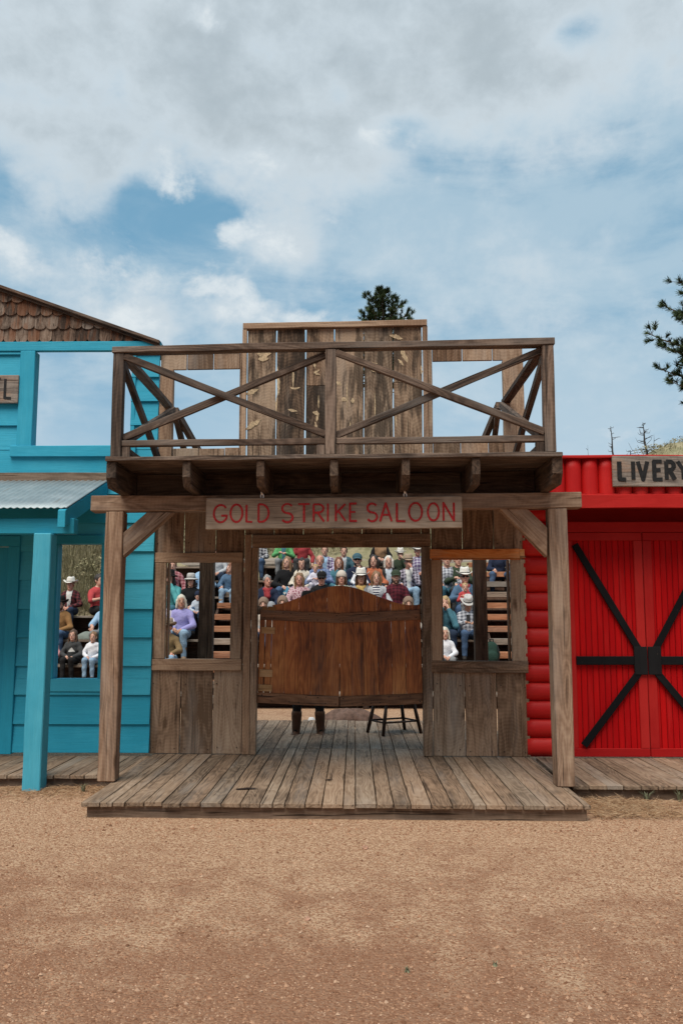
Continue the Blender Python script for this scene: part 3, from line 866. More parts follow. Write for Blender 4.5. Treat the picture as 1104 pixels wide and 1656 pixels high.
def door_top(u):   # u 0 at the hinge, 1 at the middle
    k = 0 if u < .08 else (u - .08) / .92
    return zside + (zmid - zside) * (k * k * (3 - 2 * k)) * 1.06 - .0


for side in (1, -1):
    leaf = MB(); xh = xL if side == 1 else xR
    cuts = [0, .155, .32, .485, .65, .83, 1.0] if side == 1 else [0, .19, .36, .53, .70, .86, 1.0]
    for a, b in zip(cuts, cuts[1:]):
        if side == 1 and a == 0:
            # patched first plank: two narrow strips
            for q, (c0, c1) in enumerate(((0, .07), (.075, .152))):
                leaf.box(xh + c0 * DWD + .002, xh + c1 * DWD - .002, 0 + .004 * q, .024, zbot + .1, door_top(.05) - .05, axis=2, n=2, wob=.001)
            continue
        n = 5; us = [a + (b - a) * i / n for i in range(n + 1)]
        xa = lambda u: xh + side * (u * DWD)
        g = .0007
        pts = [(xa(u) + (g * side if i == 0 else (-g * side if i == n else 0)), door_top(u)) for i, u in enumerate(us)]
        pts += [(pts[-1][0], zbot + rng.uniform(-.004, .004)), (pts[0][0], zbot + rng.uniform(-.004, .004))]
        if side == 1: pts = pts[::-1]
        y = rng.uniform(-.003, .003)
        leaf.prism_y(pts, y, y + .024)
    batt = [MB(), MB()]
    zq = Z_(540, 997, DW + .05)
    batt[0].box(min(xh, xh + side * DWD) + .004, max(xh, xh + side * DWD) - .004, -.024, -.0035, zq - .055, zq + .055, n=4, wob=.0015)
    batt[1].box(min(xh, xh + side * DWD) - .004, max(xh, xh + side * DWD) - .002, -.024, -.0035, zbot - .008, zbot + .105, n=4, wob=.0015)
    nb_ = MB()
    for i in range(9):
        for zc, hh in ((zq, .03), (zbot + .05, .03)): nail(nb_, xh + side * DWD * (.05 + .112 * i + rng.uniform(-.02, .02)), -.0245, zc + rng.choice((-1, 1)) * hh, .007)
    hbs = []
    for zz in ((zside - .04, zside - .15, zbot + .55, zbot + .16) if side == -1 else (zside - .06, zbot + .05)):
        hb = MB(); hbs.append(hb); hb.tube([(xh - side * .012, .01, zz - .05), (xh - side * .012, .01, zz + .05)], .009, 8)
        hb.box(min(xh - side * .02, xh + side * .03), max(xh - side * .02, xh + side * .03), .025, .029, zz - .045, zz + .045)
    bk = None
    if side == 1:
        bk = []; P = DWD / 130.
        for q, (x0, x1, y0, y1) in enumerate(((70, 150, 282, 322), (66, 142, 538, 582), (62, 142, 628, 668), (60, 140, 676, 706), (72, 102, 157, 206), (105, 150, 157, 206))):
            zz = lambda v: Z_(540, 940 + v / 3.68, DW)
            q1_ = MB(); bk.append(q1_); q1_.box(xL + (x0 - 58) / 3.68 * P, xL + (x1 - 58) / 3.68 * P, -.016 - .001 * q, -.002, zz(y1), zz(y0), axis=0, rn=[.75, .9, .45, .2, .05, .0][q])
    # sag about the hinge and a slight swing inwards, then out of square with the wall
    sg = R(2.9) * side; sw = R(3.0) * side

    def place(mb):
        out = []
        for (x, y, z) in mb.v:
            dx, dz = x - xh, z - zbot
            dx, dz = dx * math.cos(sg) + dz * math.sin(sg) * .35, dz - dx * math.sin(sg) * .9
            out.append((xh + dx * math.cos(sw) - y * math.sin(sw), DW + .055 + y + dx * math.sin(sw), zbot + dz + .02))
        mb.v = out; return mb
    lo = sal_part(place(leaf), 'swing_door', M['door'], bevel=.002)
    for q1_ in batt: sal_part(place(q1_), 'batten', M['doorb'], lo, .003)
    sal_part(place(nb_), 'nail', M['stool'], lo, 0)
    for hb in hbs: sal_part(place(hb), 'hinge', M['iron'], lo, 0)
    for q1_ in (bk or []): sal_part(place(q1_), 'repair_block', M['block'], lo, .002)

# ------------------------------------------------------------------ saloon sign
DS = DP - .13
sg_ = empty('hanging_sign', 'long brown board sign reading GOLD STRIKE SALOON in carved red letters, hung on chains', 'sign', (0, 0, 0))
x0, x1 = X_(333, 832, DS), X_(747, 828, DS); z0, z1 = Z_(540, 855, DS), Z_(540, 804, DS)
mb = MB(); mb.box(x0, x1, DS, DS + .045, z0, z1, n=8, wob=.002); sal_part(mb, 'board', M['sign'], sg_, .006)
lets = [('G', 345, 369), ('O', 372, 393), ('L', 397, 411), ('D', 416, 437), ('S', 454, 475), ('T', 482, 501), ('R', 505, 526), ('I', 527, 533), ('K', 541, 560), ('E', 564, 578),
        ('S', 592, 611), ('A', 614, 633), ('L', 639, 659), ('O', 660, 683), ('O', 690.5, 710), ('N', 715, 735)]
for ch, a, b in lets:
    xa, xb = X_(a, 830, DS), X_(b, 830, DS)
    top, bot = 816.5 - (a - 345) * .0085, 845 - (a - 345) * .0085
    za, zb = Z_(a, bot + rng.uniform(-.6, .6), DS), Z_(a, top + rng.uniform(-.6, .6), DS)
    mb = MB(); strokes(mb, GL[ch], xa, za, (xb - xa, zb - za), DS - .0045, DS - .0005, .0185)
    sal_part(mb, 'letter', M['letter_red'], sg_, 0)
for px in (423.5, 655):
    mb = MB(); cx = X_(px, 797, DS); zt_ = z1
    for q, (zc, hh) in enumerate(((zt_ + .018, .026), (zt_ + .058, .026), (zt_ + .098, .024))):
        pts = []
        for i in range(13):
            a = i / 12 * 6.2832; u, v = 0.013 * math.cos(a), hh * math.sin(a)
            pts.append((cx + (u if q % 2 == 0 else u * .5), DS + .022 + (0 if q % 2 == 0 else u * .85), zc + v))
        mb.tube(pts, .0062, 6, caps=False)
    mb.tube([(cx, DS + .022, zt_ + .09), (cx, DS + .022, zt_ + .16)], .004, 6)
    sal_part(mb, 'chain', M['steel'], sg_, 0)

# ------------------------------------------------------------------ boardwalks either side
def boardwalk(name, label, x0, x1, y0, y1, z):
    r = empty(name, label, 'boardwalk')
    mb = MB(); x = x0
    while x < x1 - .03:
        wd = min(rng.choice([.14, .15, .16]), x1 - x)
        mb.box(x + .003, x + wd - .004, y0 + rng.uniform(-.01, .01), y1, z - .036 + rng.uniform(-.002, .002), z + rng.uniform(-.003, .003), n=3, wob=.0015, axis=1)
        x += wd
    mb.build('plank', M['deck'], r, .0035)
    mb = MB(); mb.box(x0 + .02, x1 - .02, y0 + .05, y0 + .09, -.02, z - .038, n=5, wob=.003); mb.build('skirt_board', M['skirt'], r, .004)


HW = 9.75
boardwalk('boardwalk', 'grey plank boardwalk in front of the blue hotel', -6.2, -2.245, 8.57, HW, .114)
LW = 9.60
boardwalk('boardwalk', 'grey plank boardwalk in front of the red livery barn', 1.945, 6.4, 8.03, LW, DZ)

# ------------------------------------------------------------------ blue hotel
hot = empty('hotel', 'teal painted hotel front with lap siding, shingled gable and tin awning', 'building')
hx = lambda px, py, Y=HW: at(px, py, Y).x
hz = lambda px, py, Y=HW: at(px, py, Y).z


def siding(mb, x0, x1, zlist, holes, D):
    """lapped boards between successive z levels; holes are (xa, xb, za, zb)"""
    for z0, z1 in zip(zlist, zlist[1:]):
        lv = sorted({z0, z1} | {h for H in holes for h in H[2:] if z0 < h < z1})
        rn = rng.random()
        for a, b in zip(lv, lv[1:]):
            iv = [(x0, x1)]
            for H in holes:
                if H[2] < (a + b) / 2 < H[3]:
                    nv = []
                    for p, q in iv:
                        if H[1] <= p or H[0] >= q: nv.append((p, q)); continue
                        if H[0] > p: nv.append((p, H[0]))
                        if H[1] < q: nv.append((H[1], q))
                    iv = nv
            f = lambda z: D - .004 - .030 * (1 - (z - z0) / (z1 - z0))
            for p, q in iv:
                mb.prism_x([(f(a), a), (f(b), b), (D + .02, b), (D + .02, a)], p, q, long_axis=0, rn=rn)


xe = hx(241.5, 1215)
W1 = (hx(92, 985), hx(163, 985), hz(130, 1097), hz(130, 880))          # ground floor window opening
W2 = (hx(57, 645), hx(213, 645), hz(130, 722), hz(130, 569))            # upper opening
zl = [DZ + .02] + [hz(220, y) for y in (1171, 1123.5, 1077, 1031, 985, 938, 892, 846, 800, 765)]
mb = MB(); siding(mb, -6.2, xe, zl, [W1, (-9, hx(28, 1050), DZ, hz(20, 884))], HW)
mb.build('lower_siding', M['teal'], hot, .003)
zu = [hz(220, y) for y in (728, 688.5, 650, 611, 573.5, 553)]
mb = MB(); siding(mb, -6.2, hx(257.5, 640), zu, [W2], HW); 
mb.prism_x([(HW - .03, hz(220, 765.5)), (HW - .03, zu[0] - .002), (HW + .02, zu[0] - .002), (HW + .02, hz(220, 765.5))], -6.2, xe, 0)
mb.build('upper_siding', M['teal'], hot, .003)
# window trims
mb = MB()
mb.box(W2[0] - .175, W2[0] - .001, HW - .05, HW + .10, W2[2], W2[3], n=3, wob=.0015, axis=2)
mb.box(W2[1] + .001, W2[1] + .05, HW - .028, HW + .10, W2[2], W2[3], axis=2)
mb.box(-6.2, W2[1] + .33, HW - .047, HW + .03, W2[3] + .001, hz(130, 554), n=4, wob=.0015)
fr = mb.build('upper_window_frame', M['teal'], hot, .005)
mb = MB(); mb.box(W2[0] - .24, W2[1] + .08, HW - .07, HW + .09, hz(130, 740), W2[2] - .001, n=3, wob=.0015); mb.build('sill', M['teal'], fr, .006)
mb = MB()
mb.box(W1[0] - .10, W1[0] - .001, HW - .045, HW + .12, W1[2], W1[3], axis=2)
mb.box(W1[1] + .001, W1[1] + .055, HW - .045, HW + .12, W1[2], W1[3], axis=2)
mb.box(W1[0] - .10, W1[1] + .055, HW - .047, HW + .12, W1[3] + .001, W1[3] + .10)
fr = mb.build('window_frame', M['teal_dark'], hot, .005)
mb = MB(); mb.box(W1[0] - .10, W1[1] + .055, HW - .05, HW + .10, hz(130, 1118), W1[2] - .001, n=2, wob=.001); mb.build('sill', M['teal'], fr, .005)
# door at the left
xd = hx(28, 1050); zdt = hz(20, 884)
mb = MB(); mb.box(xd - .13, xd, HW - .05, HW + .05, DZ + .004, zdt - .001, n=3, wob=.001); mb.box(xd - 1.15, xd, HW - .052, HW + .05, zdt, zdt + .12, n=2)
mb.box(xd - 1.15, xd - 1.02, HW - .05, HW + .05, DZ + .004, zdt - .001)
fr = mb.build('door_frame', M['teal_dark'], hot, .005)
mb = MB()
for i in range(6): mb.box(xd - .133 - (i + 1) * .147, xd - .137 - i * .147, HW + .01, HW + .045, DZ + .01, zdt - .004, axis=2)
mb.build('door', M['teal_dark'], hot, .004)
# shingled gable
GD = HW - .01
ra = at(0, 468, GD); rb = at(252, 556, GD); slope = (rb.z - ra.z) / (rb.x - ra.x)
roof_z = lambda x: ra.z + slope * (x - ra.x)
mb = MB(); zrow = hz(130, 554.5, GD); k = 0
sw = .140
bk = [(-6.6, zrow), (hx(250, 556), zrow), (-6.6, roof_z(-6.6))]
mb.prism_y(bk, GD + .02, GD + .05, along=0)
while zrow + k * .163 < roof_z(-6.6):
    z0 = zrow + k * .163; x = -6.6 + (k % 2) * .07
    while x < rb.x + .1:
        top = min(z0 + .19, roof_z(x + sw / 2) - .012); ww = sw * rng.uniform(.985, 1.0); dz = rng.uniform(-.006, .004)
        if top - z0 > .035:
            pts = [(x + .0008, top), (x + .0008, z0 + .042)] + [(x + ww / 2 - (ww / 2 - .0008) * math.cos(a), z0 + .042 - .045 * math.sin(a) + dz) for a in [R(v) for v in (25, 50, 75, 105, 130, 155)]] + [(x + ww - .0008, z0 + .042), (x + ww - .0008, top)]
            tl = rng.uniform(.0, .006)
            n = len(pts); o = [rng.uniform(0, 60) for _ in range(3)]
            fy = lambda z: GD - .004 - tl - .022 * max(0, 1 - (z - z0) / .19)
            vs = [(a, fy(b), b) for a, b in pts] + [(a, fy(b) + .012, b) for a, b in pts]
            wc = [(v[2] + o[0], v[0] + o[1], v[1] + o[2]) for v in vs]
            fs = [tuple(range(n)), tuple(range(n, 2 * n))[::-1]] + [(i, n + i, n + (i + 1) % n, (i + 1) % n) for i in range(n)]
            mb.add(vs, fs, wc)
        x += sw
    k += 1
mb.build('gable_shingles', M['shingle'], hot)
mb = MB()
a = (-6.7, HW + .35, roof_z(-6.7) + .02); b = (rb.x + .06, HW + .35, roof_z(rb.x + .06) + .02)
mb.bar(a, b, .9, .035, (0, 0, 1), n=4); mb.build('roof', M['rail'], hot, .004)
mb = MB(); mb.bar((a[0], GD - .045, a[2] - .035), (b[0], GD - .045, b[2] - .035), .03, .03, (0, 0, 1), n=4); mb.build('rake_board', M['rail'], hot, .003)
# tin awning
AY0, AY1 = 8.33, HW - .05
za1 = hz(100, 777, AY1); za0 = at(60, 821, AY0).z; xr_ = -2.80
mb = MB(); nxs = 300; rows = []
vs = []; 
for j in range(5):
    t = j / 4
    for i in range(nxs + 1):
        x = -6.2 + (xr_ + 6.2) * i / nxs
        vs.append((x, AY0 + (AY1 - AY0) * t, za0 + (za1 - za0) * t + .0055 * math.sin(x * 2 * math.pi / .066)))
fs = []
for j in range(4):
    for i in range(nxs): a = j * (nxs + 1) + i; fs.append((a, a + 1, a + nxs + 2, a + nxs + 1))
mb.add(vs, fs, vs); aw = mb.build('tin_awning', M['tin'], hot, 0, True)
sm = aw.modifiers.new('thick', 'SOLIDIFY'); sm.thickness = .003; sm.offset = -1
mb = MB(); mb.box(-6.2, xr_ + .03, AY1 - .005, HW - .036, za1 - .02, za1 + .09, n=6, wob=.004); mb.build('flashing_board', M['skirt'], aw, .004)
sl = (za1 - za0) / (AY1 - AY0)
for i in range(4):
    x = xr_ - .035 - i * .95
    mb = MB(); y0, y1 = AY0 - .03, AY1
    zz = lambda y: za0 + sl * (y - AY0) - .016
    mb.prism_x([(y0, zz(y0)), (y1, zz(y1)), (y1, zz(y1) - .17), (y0, zz(y0) - .17)], x - .04, x + .035)
    mb.build('rafter', M['teal'], hot, .005)
bz1 = at(60, 838, 8.45).z; bz0 = at(60, 863, 8.45).z
mb = MB(); mb.box(-6.2, at(120, 850, 8.45).x, 8.45, 8.58, bz0, bz1, n=5, wob=.003); mb.build('awning_beam', M['teal'], hot, .006)
pb = at(48, 1280, 8.38); pt = at(69, 864, 8.38)
mb = MB(); mb.bar((pb.x + .012, 8.46, -.03), (pt.x + .003, 8.46, bz0 - .002), .175, .175, (0, 1, 0), n=8, wob=.0025); mb.build('post', M['teal_post'], hot, .009)

hs_ = empty('hotel_sign', 'grey board sign with black letters ending in EL on the blue hotel', 'sign')
sx1, sz0, sz1 = at(30, 640, HW - .06).x, at(30, 652, HW - .06).z, at(30, 607, HW - .06).z
mb = MB(); mb.box(sx1 - 1.02, sx1, HW - .07, HW - .04, sz0, sz1, n=3, wob=.0015); mb.build('board', M['signgrey'], hs_, .005)
for i, ch in enumerate('HOTEL'):
    mb = MB()
    xa = sx1 - .05 - .125 - (4 - i) * .142
    strokes(mb, GL[ch], xa + .01, sz0 + .055, (.108, sz1 - sz0 - .10), HW - .0745, HW - .0705, .032)
    mb.build('letter', M['letter_black'], hs_)

# ------------------------------------------------------------------ red livery barn
liv = empty('livery_barn', 'bright red log livery barn with black strapped double doors', 'building')
lx = lambda px, py, Y=LW: at(px, py, Y).x
lz = lambda px, py, Y=LW: at(px, py, Y).z


def halflog(mb, a, b, rad, dirn, k=9):
    """half round log from a to b, bulging towards -Y"""
    a, b = Vector(a), Vector(b); t = (b - a).normalized(); s = t.cross(Vector((0, 1, 0))).normalized()
    vs = []; wc = []; o = [rng.uniform(0, 60) for _ in range(3)]
    n = 5
    for q in range(n + 1):
        p = a.lerp(b, q / n); rr = rad * (1 + .02 * math.sin(q * 2.1 + o[0]))
        for i in range(k + 1):
            an = math.pi * i / k
            v = p + s * (rr * math.cos(an)) + Vector((0, -1, 0)) * (rr * .68 * math.sin(an))
            vs.append(v); wc.append(((p - a).length + o[0], rr * math.cos(an) + o[1], rr * math.sin(an) + o[2]))
    fs = []
    for q in range(n):
        for i in range(k):
            c = q * (k + 1) + i; fs.append((c, c + 1, c + k + 2, c + k + 1))
    fs.append(tuple(range(k + 1))[::-1]); fs.append(tuple(n * (k + 1) + i for i in range(k + 1)))
    mb.add(vs, fs, wc)


mb = MB(); zlog = DZ + .03; lh = .1955
for i in range(16):
    halflog(mb, (1.86, LW + .03, zlog + lh * (i + .42)), (lx(917, 1050) - .003, LW + .03, zlog + lh * (i + .42)), lh * .488, 0)
lg = mb.build('log_wall', M['redlog'], liv, 0, True)
mb = MB(); mb.box(1.87, lx(917, 1050) - .004, LW + .031, LW + .07, DZ + .004, zlog + lh * 16); mb.build('backing_board', M['redtrim'], lg)
OD = 9.05
z_t1, z_t0 = lz(1000, 799, OD), lz(1000, 821, OD)
zcap = lz(1000, 739.5, OD)
mb = MB(); xx = lx(862, 770, OD); lw_ = .176
while xx < 6.2:
    halflog(mb, (xx + lw_ / 2, OD + .10, z_t0 + .02), (xx + lw_ / 2, OD + .10, zcap - .004), lw_ * .5, 0); xx += lw_
ul = mb.build('upper_logs', M['redlog'], liv, 0, True)
mb = MB(); mb.box(lx(862, 770, OD) - .02, 6.2, OD + .018, OD + .045, z_t0, z_t1, n=8, wob=.003)
mb.box(lx(862, 770, OD) - .02, 6.2, OD + .01, OD + .24, zcap - .002, zcap + .028, n=8, wob=.003)
mb.build('trim_board', M['redtrim'], ul, .005)
mb = MB(); mb.box(lx(862, 770, OD), 6.2, OD + .101, OD + .14, z_t0 + .01, zcap - .003); mb.box(lx(862, 770, OD), 6.2, OD + .05, LW + .295, z_t0 + .14, z_t0 + .16)
mb.build('soffit_board', M['redtrim'], liv)
zdt = lz(1000, 861)
mb = MB(); mb.box(lx(917, 1050), 6.2, LW + .30, LW + .34, zdt - .1, z_t0 + .3, n=4); mb.box(lx(917, 1050), 6.2, LW + .052, LW + .298, zdt + .02, zdt + .06, n=2)
mb.box(lx(917, 1050), 6.2, LW - .05, LW + .05, zdt, zdt + .112, n=4); mb.build('door_header', M['redtrim'], liv, .004)
# double doors
dl, dm = lx(918, 1050), lx(1043.5, 1050); dw_ = dm - dl
zb_, zt_ = DZ + .012, zdt - .004
zh0, zh1 = lz(1000, 1076), lz(1000, 1060)
for side in (1, -1):
    x0, x1 = (dl + .004, dm - .004) if side == 1 else (dm + .004, dm + dw_ - .004)
    mb = MB(); nb = 13; wq = (x1 - x0) / nb
    for i in range(nb): mb.box(x0 + i * wq + .0025, x0 + (i + 1) * wq - .0025, LW + rng.uniform(-.001, .001), LW + .03, zb_, zt_, axis=2)
    dr = mb.build('barn_door', M['red'], liv, .005)
    mb = MB(); e = .024
    sw1, sw2 = (.075, .095) if side == 1 else (.095, .075)
    mb.box(x0, x0 + sw1, LW - e, LW - .003, zb_ + .09, zt_ - .09, n=3, wob=.0015); mb.box(x1 - sw2, x1, LW - e, LW - .003, zb_ + .09, zt_ - .09, n=3, wob=.0015)
    mb.box(x0, x1, LW - e - .002, LW - .003, zt_ - .088, zt_, n=2); mb.box(x0, x1, LW - e - .002, LW - .003, zb_, zb_ + .088, n=2)
    mb.build('door_trim', M['redtrim'], dr, .004)
    st = MB(); y = LW - .036
    def sp(u, v): return (dm - side * u, y, v)
    hxx = dm - lx(925, 880)
    st.bar(sp(.0 + .05, (zh0 + zh1) / 2), sp(dm - lx(930, 1068), (zh0 + zh1) / 2), .022, .092, (0, 0, 1), n=3, wob=.001)
    st.bar((sp(.09, (zh0 + zh1) / 2 + .12)[0], y - .002, (zh0 + zh1) / 2 + .12), (sp(dm - lx(927, 880), 0)[0], y - .002, lz(927, 881)), .022, .074, (0, 0, 1), n=4, wob=.001)
    st.bar((sp(.09, (zh0 + zh1) / 2 - .12)[0], y - .004, (zh0 + zh1) / 2 - .12), (sp(dm - lx(942, 1205), 0)[0], y - .004, lz(942, 1205)), .022, .074, (0, 0, 1), n=4, wob=.001)
    st.bar((sp(.075, 0)[0], y - .013, (zh0 + zh1) / 2 - .15), (sp(.075, 0)[0], y - .013, (zh0 + zh1) / 2 + .15), .14, .02, (0, 1, 0), mi=0)
    st.build('strap', M['black'], dr, .004)
mb = MB(); mb.box(dm + dw_, 6.2, LW - .02, LW + .05, zb_, zdt - .001, axis=2); mb.build('side_wall', M['red'], liv)

ls = empty('livery_sign', 'grey weathered board sign reading LIVERY in black block letters', 'sign')
SD = OD + .02
a0, a1 = at(989, 763, SD), at(1126, 763, SD); q0, q1 = at(1000, 787.5, SD).z, at(1000, 738, SD).z
mb = MB(); mb.box(a0.x, a1.x, SD - .02, SD + .014, q0, q1, n=4, wob=.002); mb.build('board', M['signgrey'], ls, .006)
for ch, p0, p1 in (('L', 998, 1013), ('I', 1017, 1027), ('V', 1029, 1046), ('E', 1054, 1070), ('R', 1074, 1090), ('Y', 1094, 1112)):
    xa, xb = at(p0, 763, SD).x, at(p1, 763, SD).x; za, zb2 = at(1000, 776, SD).z, at(1000, 747, SD).z
    mb = MB(); strokes(mb, GL[ch], xa, za, (xb - xa, zb2 - za), SD - .0255, SD - .0205, .043)
    mb.build('letter', M['letter_black'], ls)

# ------------------------------------------------------------------ grandstand
ROWD = [15.9 + .9 * r for r in range(7)]
SEAT = [.27, .73, 1.18, 1.66, 2.08, 2.48, 2.86]
gs = empty('grandstand', 'grey plank grandstand benches on the hillside, seen through doors and windows', 'grandstand', (0, 15.5, 0))
gs.location = (0, 0, 0)
aisles = ((-2.98, -2.35), (2.68, 3.52))
segs_hi = [(-4.95, aisles[0][0]), (aisles[0][1], aisles[1][0]), (aisles[1][1], 7.0)]
for r in range(7):
    Y, Z = ROWD[r], SEAT[r]
    segs = list(segs_hi)
    if r <= 3: segs[0] = (-8.6, aisles[0][0])
    mb = MB(); mr = MB()
    for a, b in segs:
        x = a
        while x < b - .05:
            xe = min(b, x + 2.4)
            mb.box(x + .004, xe - .004, Y - .20, Y - .045, Z - .045, Z, n=3, wob=.002); mb.box(x + .004, xe - .004, Y - .035, Y + .13, Z - .045, Z, n=3, wob=.002)
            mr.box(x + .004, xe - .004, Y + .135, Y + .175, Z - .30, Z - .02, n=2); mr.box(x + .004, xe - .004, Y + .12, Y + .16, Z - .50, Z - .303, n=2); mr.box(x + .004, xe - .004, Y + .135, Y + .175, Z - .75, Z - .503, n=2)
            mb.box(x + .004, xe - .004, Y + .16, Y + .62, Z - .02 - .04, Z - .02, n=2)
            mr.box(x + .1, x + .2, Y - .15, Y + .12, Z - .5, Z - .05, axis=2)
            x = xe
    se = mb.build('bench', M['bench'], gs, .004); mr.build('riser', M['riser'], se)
for (a, b) in aisles:
    for k in range(12):
        mb = MB(); mg = MB()
        Y = ROWD[0] - .3 + .45 * k; Z = .22 + .245 * k
        (mb if k % 4 in (2, 3) or k in (5,) else mg).box(a + .02, b - .02, Y - .02, Y + .02, Z - .115, Z, n=2)
        (mb if k % 4 in (1, 2, 3) else mg).box(a + .02, b - .02, Y + .02, Y + .38, Z - .04, Z + .002, n=2)
        if mb.v: mb.build('aisle_step', M['stair'], gs, .004)
        if mg.v: mg.build('aisle_step', M['bench'], gs, .004)
    mb = MB(); mb.bar(((a + b) / 2, ROWD[0] - .32, -.05), ((a + b) / 2, ROWD[0] + 4.9, .545 * 5.2 - .25), b - a, .03, (0, 0, 1)); mb.build('stair_back', M['riser'], gs)
    mb = MB()
    for x in (a + .03, b - .03):
        mb.bar((x, ROWD[0] - .35, .0), (x, ROWD[0] + 4.8, .0 + .545 * 5.15 - .12), .05, .2, (0, 0, 1), n=2)
    mb.build('stair_stringer', M['riser'], gs)
# retaining log behind the top row
mb = MB(); mb.tube([(-5, 22.3, 2.95), (-1, 22.32, 3.0), (3, 22.3, 2.97), (7, 22.3, 2.96)], .16, 10)
o = mb.build('log', M['bench']); tag(o, 'long grey log lying along the hillside behind the top bench', 'log')

# hillside grass
items = []
for k in range(15000):
    if rng.random() < .45: y = rng.uniform(18.9, 25.5); x = (rng.uniform(-6.9, -5.0) / 19.) * y
    elif rng.random() < .8: y = rng.uniform(22.4, 28); x = rng.uniform(-.25, .22) * y
    else: y = rng.uniform(40, 62); x = rng.uniform(.28, .42) * y
    if y < 19.6 and x > -5: continue
    z = hill_z(x, y) - .02; sc_ = (1 if y < 30 else 1.2)
    L = rng.uniform(.12, .34) * sc_; rn = min(1, max(0, rng.gauss(.45, .22)))
    for q in range(3):
        a = rng.uniform(0, 6.28); ln = rng.uniform(.1, .7); wd = rng.uniform(.006, .014) * sc_
        dx, dy = math.cos(a), math.sin(a); bx, by = x + dx * .03, y + dy * .03
        v = [(bx - dy * wd, by + dx * wd, z), (bx + dy * wd, by - dx * wd, z), (bx + dx * ln * L, by + dy * ln * L, z + L)]
        items.append((v, [(0, 1, 2)], rn))
tri_cloud('hill_grass', items, M['drygrass'], kind='stuff', label='dry green and straw coloured grass on the hillside')


# shrubs above the top row and on the far hill crest
def shrub(x, y, rad, h, label, n=260):
    mb = MB(); z0 = hill_z(x, y) - .05
    for k in range(n):
        a = rng.uniform(0, 6.28); rr = rad * rng.random() ** .5; zz = h * rng.random() ** .8 * (1 - .5 * (rr / rad) ** 2)
        p = Vector((rr * math.cos(a), rr * math.sin(a), zz)); s = .03 * rad / .6 * rng.uniform(.7, 1.5)
        u = Vector((rng.gauss(0, 1), rng.gauss(0, 1), rng.gauss(0, 1))).normalized() * s; v = u.orthogonal().normalized() * s * .6
        mb.add([p - u, p + v, p + u, p - v], [(0, 1, 2, 3)], [(0, 0, 0)] * 4, rng.uniform(0, .55))
    for k in range(9):
        a = rng.uniform(0, 6.28); mb.tube([(0, 0, 0), (rad * .5 * math.cos(a), rad * .5 * math.sin(a), h * .8)], [.015, .006], 4, rn=.0)
    o = mb.build('shrub', M['drygrass']); o.location = (x, y, z0)
    return tag(o, label, 'shrub', 'dry shrubs on the hillside')


wh = ['just left of the first back-row green jacket', 'behind the green and red jackets of the back row', 'behind the purple plaid shirt of the back row',
      'behind the tan vest of the back row', 'behind the green jacket with white cowboy hat', 'at the right end of the back row']
for i, X in enumerate((-2.0, -1.45, -.45, .55, 1.25, 1.75)): shrub(X, 22.8 + rng.uniform(0, .5), .6, .55, 'dry brown brush on the hillside ' + wh[i])
shrub(20.6, 58.5, 1.5, .55, 'round grey green bush on the far hill crest above the LIVERY sign')
shrub(23.2, 59, 1.4, .5, 'second bush on the far hill crest, nearer the picture edge above the sign')
shrub(-6.15, 20.7, .55, .6, 'pale dead brush on grassy slope behind the white hatted man', 320)


